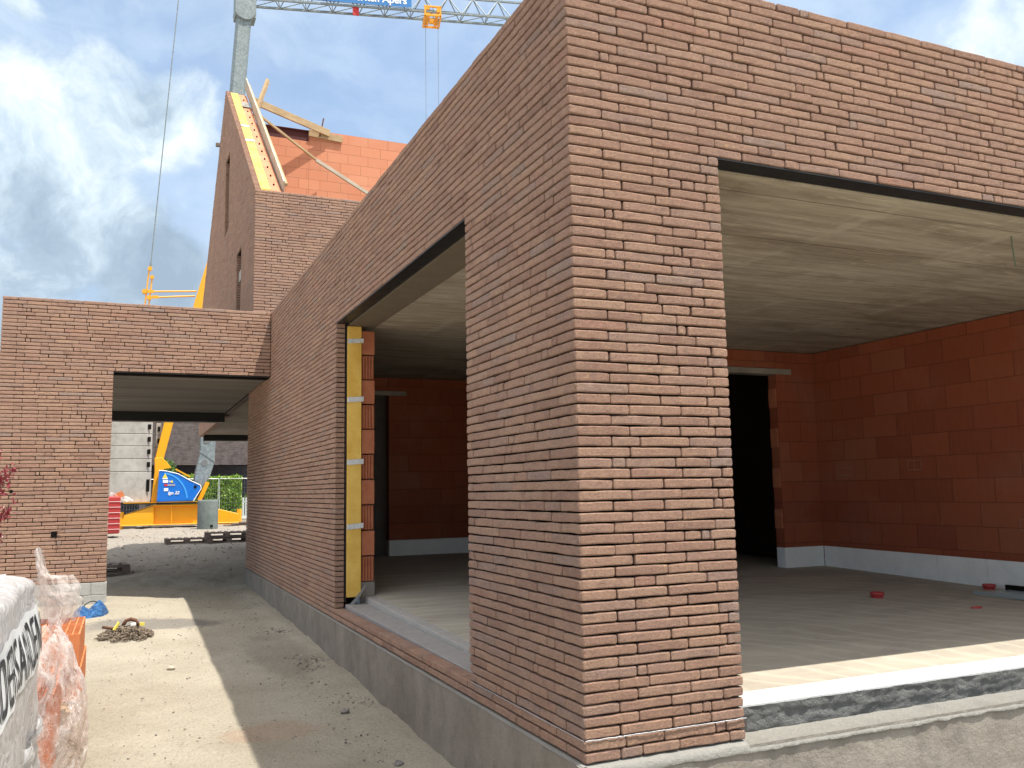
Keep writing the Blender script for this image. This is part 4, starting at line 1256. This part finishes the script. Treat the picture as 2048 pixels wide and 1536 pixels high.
pb = pallet('wooden_pallet', -2.62, 4.1, gz(-2.5, 4.1)-.0, R(90), 'pallet under the orange hollow clay blocks', mat='wood')
zb = gz(-2.5, 4.1)+.15
clay_block(-2.405, 3.66, zb+.238, 'topmost right orange clay block, its perforated top showing')
clay_block(-2.39, 3.70, zb, 'orange clay block directly under the topmost right one')
clay_block(-2.665, 3.69, zb+.238, 'top row clay block second from the right, half under torn film')
clay_block(-2.65, 3.70, zb, 'lower row clay block second from the right')
clay_block(-2.93, 3.69, zb+.238, 'top row clay block farthest to the left under the upright film')
clay_block(-2.405, 4.20, zb+.238, 'clay block behind the topmost right one')
clay_block(-2.665, 4.21, zb+.238, 'rear clay block wrapped by the upright torn film')
clay_block(-2.39, 4.22, zb, 'rear clay block in the lower row')
# nearer pack seen through the film
zb2 = gz(-2.3, 2.7)
n_b = 0
for k in range(2):
    lab = ('upper', 'lower')[1-k]
    clay_block(-2.485, 2.35, zb2+.03+k*.238, lab+' clay block at the near corner inside the bulging clear film', grp='clay blocks inside the clear film')
    clay_block(-2.495, 2.87, zb2+.03+k*.238, lab+' clay block at the far corner inside the bulging clear film', grp='clay blocks inside the clear film')
    clay_block(-2.745, 2.35, zb2+.03+k*.238, lab+' clay block against the red film, near side', grp='clay blocks inside the clear film')
# red film edge
t = MB().grid(lambda u, v: (-2.405+.012*nz(u*5, v*8)+.03*u, 1.95+.33*u, .22-.66*v+.03*nz(u*3, v*3)), 8, 30)
o = t.build('red_film', M['filmr'], smooth=True, fix=False); tag(o, 'strip of red plastic film hanging beside the lettered pallet', 'film')
# bulging clear film
def bulge(u, v):
    # hood slumped over the pack: out from the blocks, down to the sand
    a = u*math.pi
    out = .10+.20*math.sin(min(1, v*1.5)*math.pi/2)-.04*max(0, v-.7)
    x = -2.36+out*max(math.sin(a), 0)**.55
    y = 1.95+1.6*u
    z = .40-.84*v-.06*(1-v)*abs(u-.6)
    k = .030*nz(u*4, v*4, 2)+.020*nz(u*11+v*5, v*9, 5)+.010*nz(u*26, v*20, 9)
    return (x+k, y+k*.5, max(z+k, gz(x, y)-.01))
def hood(u, v):
    return (-2.40-.42*(1-u)+.10*u+.02*nz(u*7, v*7, 71), 2.0+1.55*v, .30+.10*math.sin(u*3)-.08*u+.05*nz(u*4, v*4, 70)+.02*nz(u*12, v*12, 72))
o = MB().grid(hood, 30, 44).build('clear_film', M['film'], smooth=True, fix=False)
tag(o, 'clear film lying flat over the top of the near clay blocks', 'film')
o = MB().grid(bulge, 60, 50).build('clear_film', M['film'], smooth=True, fix=False)
tag(o, 'bulging clear plastic film draped over the near clay blocks', 'film')
def fold(u, v):
    return (-2.30+.10*math.sin(v*3)-.10*v+.03*nz(u*5, v*5, 22), 1.9+.9*u+.1*v, .30-.16*u-.30*v+.03*math.sin(u*9+v*4)+.02*nz(u*9, v*9, 3))
o = MB().grid(fold, 40, 16).build('clear_film', M['film'], smooth=True, fix=False)
tag(o, 'loose fold of clear film across the top of the near clay blocks', 'film')
# upright torn film at the back
def upr(u, v):
    # profile of the torn hood: narrow twisted top, wide base
    z = .22+.60*v
    if v < .62: xl = -2.52+.03*math.sin(v*8); xr = -2.19-.03*math.cos(v*4)-.10*max(0, (v-.42)/.2)
    else:
        q = (v-.62)/.38; xl = -2.50-.03*q; xr = -2.40-.08*q**.5
    x = xl+(xr-xl)*u
    k = .02*nz(u*7, v*7, 31)+.012*nz(u*20, v*8, 33)
    return (x+k, 4.55+.22*math.sin(u*math.pi)*(-1)+.1*math.sin(u*6+v*3)*.4+k, z+k-.16*(u-.55)**2*(1 if v > .6 else 0))
o = MB().grid(upr, 44, 50).build('clear_film', M['film'], smooth=True, fix=False)
tag(o, 'torn clear film hood standing upright above the clay blocks', 'film')
o = MB().grid(lambda u, v: (upr(u, v)[0]+.015, upr(u, v)[1]+.24-.4*abs(u-.5)*.2, .2+.36*v+.02*nz(u*8, v*8, 40)), 30, 30)
o = o.build('clear_film', M['film'], smooth=True, fix=False); tag(o, 'back layer of the torn film hood, nearest the brick portal', 'film')

# blue tarpaulin bundle
o = thing('blue_tarp_bag', 'crumpled blue tarpaulin bag with a loop handle beside the portal pillar', 'bag', (-2.22, 8.75, gz(-2.2, 8.75)))
zt_ = gz(-2.2, 8.75)-.01
def bl(u, v):
    a = u*2*math.pi; r1 = .205*(1+.16*nz(math.cos(a)*2, math.sin(a)*2, 5)); 
    s_ = math.sin(v*math.pi/2); c_ = math.cos(v*math.pi/2)
    x = -2.22+r1*math.cos(a)*c_**.6; y = 8.75+.34*math.sin(a)*c_**.6
    h = .105*s_*(1+.7*nz(x*9, y*5, 1))+.028*nz(x*26, y*22, 2)+.035*math.exp(-((x+2.13)/.07)**2)*s_-.035*math.exp(-((x+2.24)/.04)**2)*s_
    return (x, y, zt_-.01+max(0, h))
MB().grid(bl, 64, 26).build('bag_body', M['tarp'], o, smooth=True, fix=False)
MB().tube([(-2.33+.24*k/12, 8.86, zt_+.08+.07*math.sin(math.pi*k/12)) for k in range(13)], .006, 6).build('handle', M['core'], o, smooth=True)

# heap of chain
cz = gz(-1.83, 7.2)
o = thing('chain_heap', 'heap of rusty lifting chain with yellow tags on the sunlit sand', 'chain', (-1.83, 7.2, cz))
t = MB(); rc = random.Random(11)
def link_(t, c, e, L=.040, w=.016, r=.0048):
    pts = []
    for k in range(10):
        a = 2*math.pi*k/10
        pts.append(Vector((math.cos(a)*w+(L-w)*.55*(1 if math.cos(a) > 0 else -1), math.sin(a)*w, 0)))
    n_ = 5; base = len(t.v)
    for k in range(10):
        d = (pts[(k+1) % 10]-pts[k-1]).normalized(); s_ = Vector((-d.y, d.x, 0))
        for m_ in range(n_):
            a = 2*math.pi*m_/n_
            t.v.append(tuple(Vector(c)+e @ (pts[k]+s_*math.cos(a)*r+Vector((0, 0, 1))*math.sin(a)*r)))
    for k in range(10):
        for m_ in range(n_):
            a = base+k*n_; b_ = base+((k+1) % 10)*n_
            t.f.append((a+m_, b_+m_, b_+(m_+1) % n_, a+(m_+1) % n_))
for s_ in range(9):
    ang = rc.random()*6.28; x, y = rc.gauss(0, .09), rc.gauss(0, .12)
    for k in range(62):
        ang += rc.gauss(0, .38)
        if (x/.27)**2+(y/.42)**2 > .8: ang = math.atan2(-y, -x)+rc.gauss(0, .5)
        x += .045*math.cos(ang); y += .045*math.sin(ang)
        h = .085*max(0, 1-(x/.26)**2-(y/.42)**2)
        e = Euler((R(90)*(k % 2)+rc.gauss(0, .25), rc.gauss(0, .15), ang)).to_matrix()
        link_(t, (-1.83+x, 7.2+y, cz+.012+h*rc.random()), e)
t.build('chain_links', M['chain'], o, smooth=True)
t = MB()
t.tube([(-1.86, 7.3, cz+.10), (-1.83, 7.32, cz+.15), (-1.78, 7.32, cz+.165), (-1.73, 7.3, cz+.15), (-1.70, 7.28, cz+.09)], .020, 8)
t.tube([(-2.06, 7.3, cz+.10), (-1.93, 7.2, cz+.085)], .016, 8)
t.build('hook', M['rust'], o, smooth=True)
MB().bar((-1.95, 7.12, cz+.08), (-1.90, 7.2, cz+.15), .012, .03).bar((-1.69, 7.2, cz+.12), (-1.64, 7.2, cz+.115), .03, .03).build('tag', M['tagy'], o)
MB().bar((-1.78, 7.2, cz+.12), (-1.73, 7.22, cz+.125), .02, .025).build('tag', M['txtw'], o)

# ------------------------------------------------------------------ world
w = bpy.data.worlds.new('World'); sc.world = w; w.use_nodes = True
t = NT(w)
sunv = Vector((.256, -.30, 1.0)).normalized()
sky = t.n('ShaderNodeTexSky', sky_type='NISHITA', sun_disc=False)
sky.sun_elevation = math.asin(sunv.z); sky.sun_rotation = math.atan2(sunv.x, sunv.y)
sky.air_density = 1.2; sky.dust_density = .6; sky.ozone_density = 2.0
bg = t.n('ShaderNodeBackground'); t.put(bg.inputs[0], sky.outputs[0]); bg.inputs[1].default_value = .14
dirv = t.n('ShaderNodeTexCoord').outputs['Generated']
sep = t.n('ShaderNodeSeparateXYZ', i_0=dirv)
warp = t.n('ShaderNodeVectorMath', operation='ADD', i_0=dirv)
nw = t.n('ShaderNodeTexNoise'); nw.inputs['Scale'].default_value = 9; nw.inputs['Detail'].default_value = 5
t.put(nw.inputs['Vector'], dirv)
sub = t.n('ShaderNodeVectorMath', operation='SUBTRACT', i_0=nw.outputs['Color']); sub.inputs[1].default_value = (.5, .5, .5)
scl = t.n('ShaderNodeVectorMath', operation='SCALE', i_0=sub.outputs[0]); scl.inputs['Scale'].default_value = .10
t.put(warp.inputs[1], scl.outputs[0]); wv = warp.outputs[0]
def blob(c, r):
    d = t.n('ShaderNodeVectorMath', operation='DISTANCE', i_0=wv); d.inputs[1].default_value = c
    return t.rng(d.outputs['Value'], r*.35, r*1.35, 1, 0)
bl_ = None
for c, r in (((-.075, .955, .285), .12), ((.0, .968, .25), .085), ((.015, .925, .38), .06), ((-.06, .927, .37), .075), ((-.13, .97, .2), .12), ((.03, .975, .20), .09),
             ((.735, .54, .41), .045), ((.76, .5, .42), .05), ((-.10, .885, .455), .022), ((-.35, .9, .3), .2), ((.9, .3, .35), .16), ((-.8, .3, .4), .3), ((-.2, -.9, .4), .35), ((.6, -.7, .4), .3)):
    q = blob(c, r)
    bl_ = q if bl_ is None else t.math('MAXIMUM', bl_, q)
det = t.noise(dirv, 13, 9, .62, .3)
cum = t.rng(t.math('ADD', bl_, t.math('MULTIPLY', t.math('SUBTRACT', det, .5), 1.9)), .18, .85, smooth=True)
shade = t.noise(t.n('ShaderNodeVectorMath', operation='ADD', i_0=wv).outputs[0], 8.5, 9, .62, .3)
ccol = t.ramp(t.math('ADD', shade, t.math('MULTIPLY', t.math('SUBTRACT', sep.outputs[2], .25), .9)),
              [(.34, (.30, .39, .49)), (.46, (.38, .48, .58)), (.55, (.52, .63, .72)), (.67, (.74, .82, .87))])
haze = t.noise(t.scaled(wv, (1, 1, 2.0)), 4.2, 7, .6, .4)
hz = t.rng(haze, .34, .64, .42, .95, smooth=True)
hcol = t.mix(t.rng(t.noise(dirv, 3, 4), .35, .65), (.36, .49, .70), (.55, .66, .78))
over = t.rng(sep.outputs[2], .50, .78, 1.0, 2.3, smooth=True)  # sky above the view brightened to add fill light to the shadows
hcol = t.mix(t.rng(sep.outputs[2], .5, .7), hcol, (.80, .77, .72)); ccol = t.mix(t.rng(sep.outputs[2], .5, .7), ccol, (.80, .77, .72))  # overhead sky also warmed, so the added fill is less blue
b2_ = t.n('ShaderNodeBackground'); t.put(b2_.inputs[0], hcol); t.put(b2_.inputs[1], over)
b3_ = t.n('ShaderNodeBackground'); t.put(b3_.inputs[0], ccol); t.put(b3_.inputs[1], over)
up = t.rng(sep.outputs[2], -.02, .02)
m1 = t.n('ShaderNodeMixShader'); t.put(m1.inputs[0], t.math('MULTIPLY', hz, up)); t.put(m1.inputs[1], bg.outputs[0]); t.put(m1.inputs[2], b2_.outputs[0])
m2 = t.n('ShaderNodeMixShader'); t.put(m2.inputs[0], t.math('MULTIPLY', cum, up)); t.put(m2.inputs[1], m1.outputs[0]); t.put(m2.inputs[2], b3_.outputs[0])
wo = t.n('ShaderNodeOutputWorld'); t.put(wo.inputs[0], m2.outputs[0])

sl = bpy.data.lights.new('sun', 'SUN'); sl.energy = 5.0; sl.angle = R(.5); sl.color = (1.0, .94, .84)
so = link(bpy.data.objects.new('sun', sl)); so.rotation_euler = (-sunv).to_track_quat('-Z', 'Y').to_euler()

# ------------------------------------------------------------------ camera
cd = bpy.data.cameras.new('camera'); cam = link(bpy.data.objects.new('camera', cd)); sc.camera = cam
yaw, pit, rol = R(23.72562767), R(6.83268865), R(-1.01788024)
fw = Vector((math.sin(yaw)*math.cos(pit), math.cos(yaw)*math.cos(pit), math.sin(pit)))
r = Vector((math.cos(yaw), -math.sin(yaw), 0)); u = r.cross(fw)
r2 = r*math.cos(rol)+u*math.sin(rol); u2 = -r*math.sin(rol)+u*math.cos(rol)
mt = Matrix((r2, u2, -fw)).transposed().to_4x4(); mt.translation = (-1.89873911, -3.59201158, 1.20847606)
cam.matrix_world = mt
cd.sensor_width = 36; cd.lens = 1764.54/2048*36; cd.clip_start = .05; cd.clip_end = 1500

for o in bpy.data.objects:
    if '_o' in o: del o['_o']
sc.view_settings.view_transform = 'Standard'; sc.view_settings.look = 'None'
sc.view_settings.exposure = 0.45; sc.view_settings.gamma = 1
sc.cycles.max_bounces = 8; sc.cycles.transparent_max_bounces = 12
sc.cycles.use_denoising = True
sc.cycles.denoising_input_passes = 'RGB_ALBEDO_NORMAL'; sc.cycles.denoising_prefilter = 'ACCURATE'
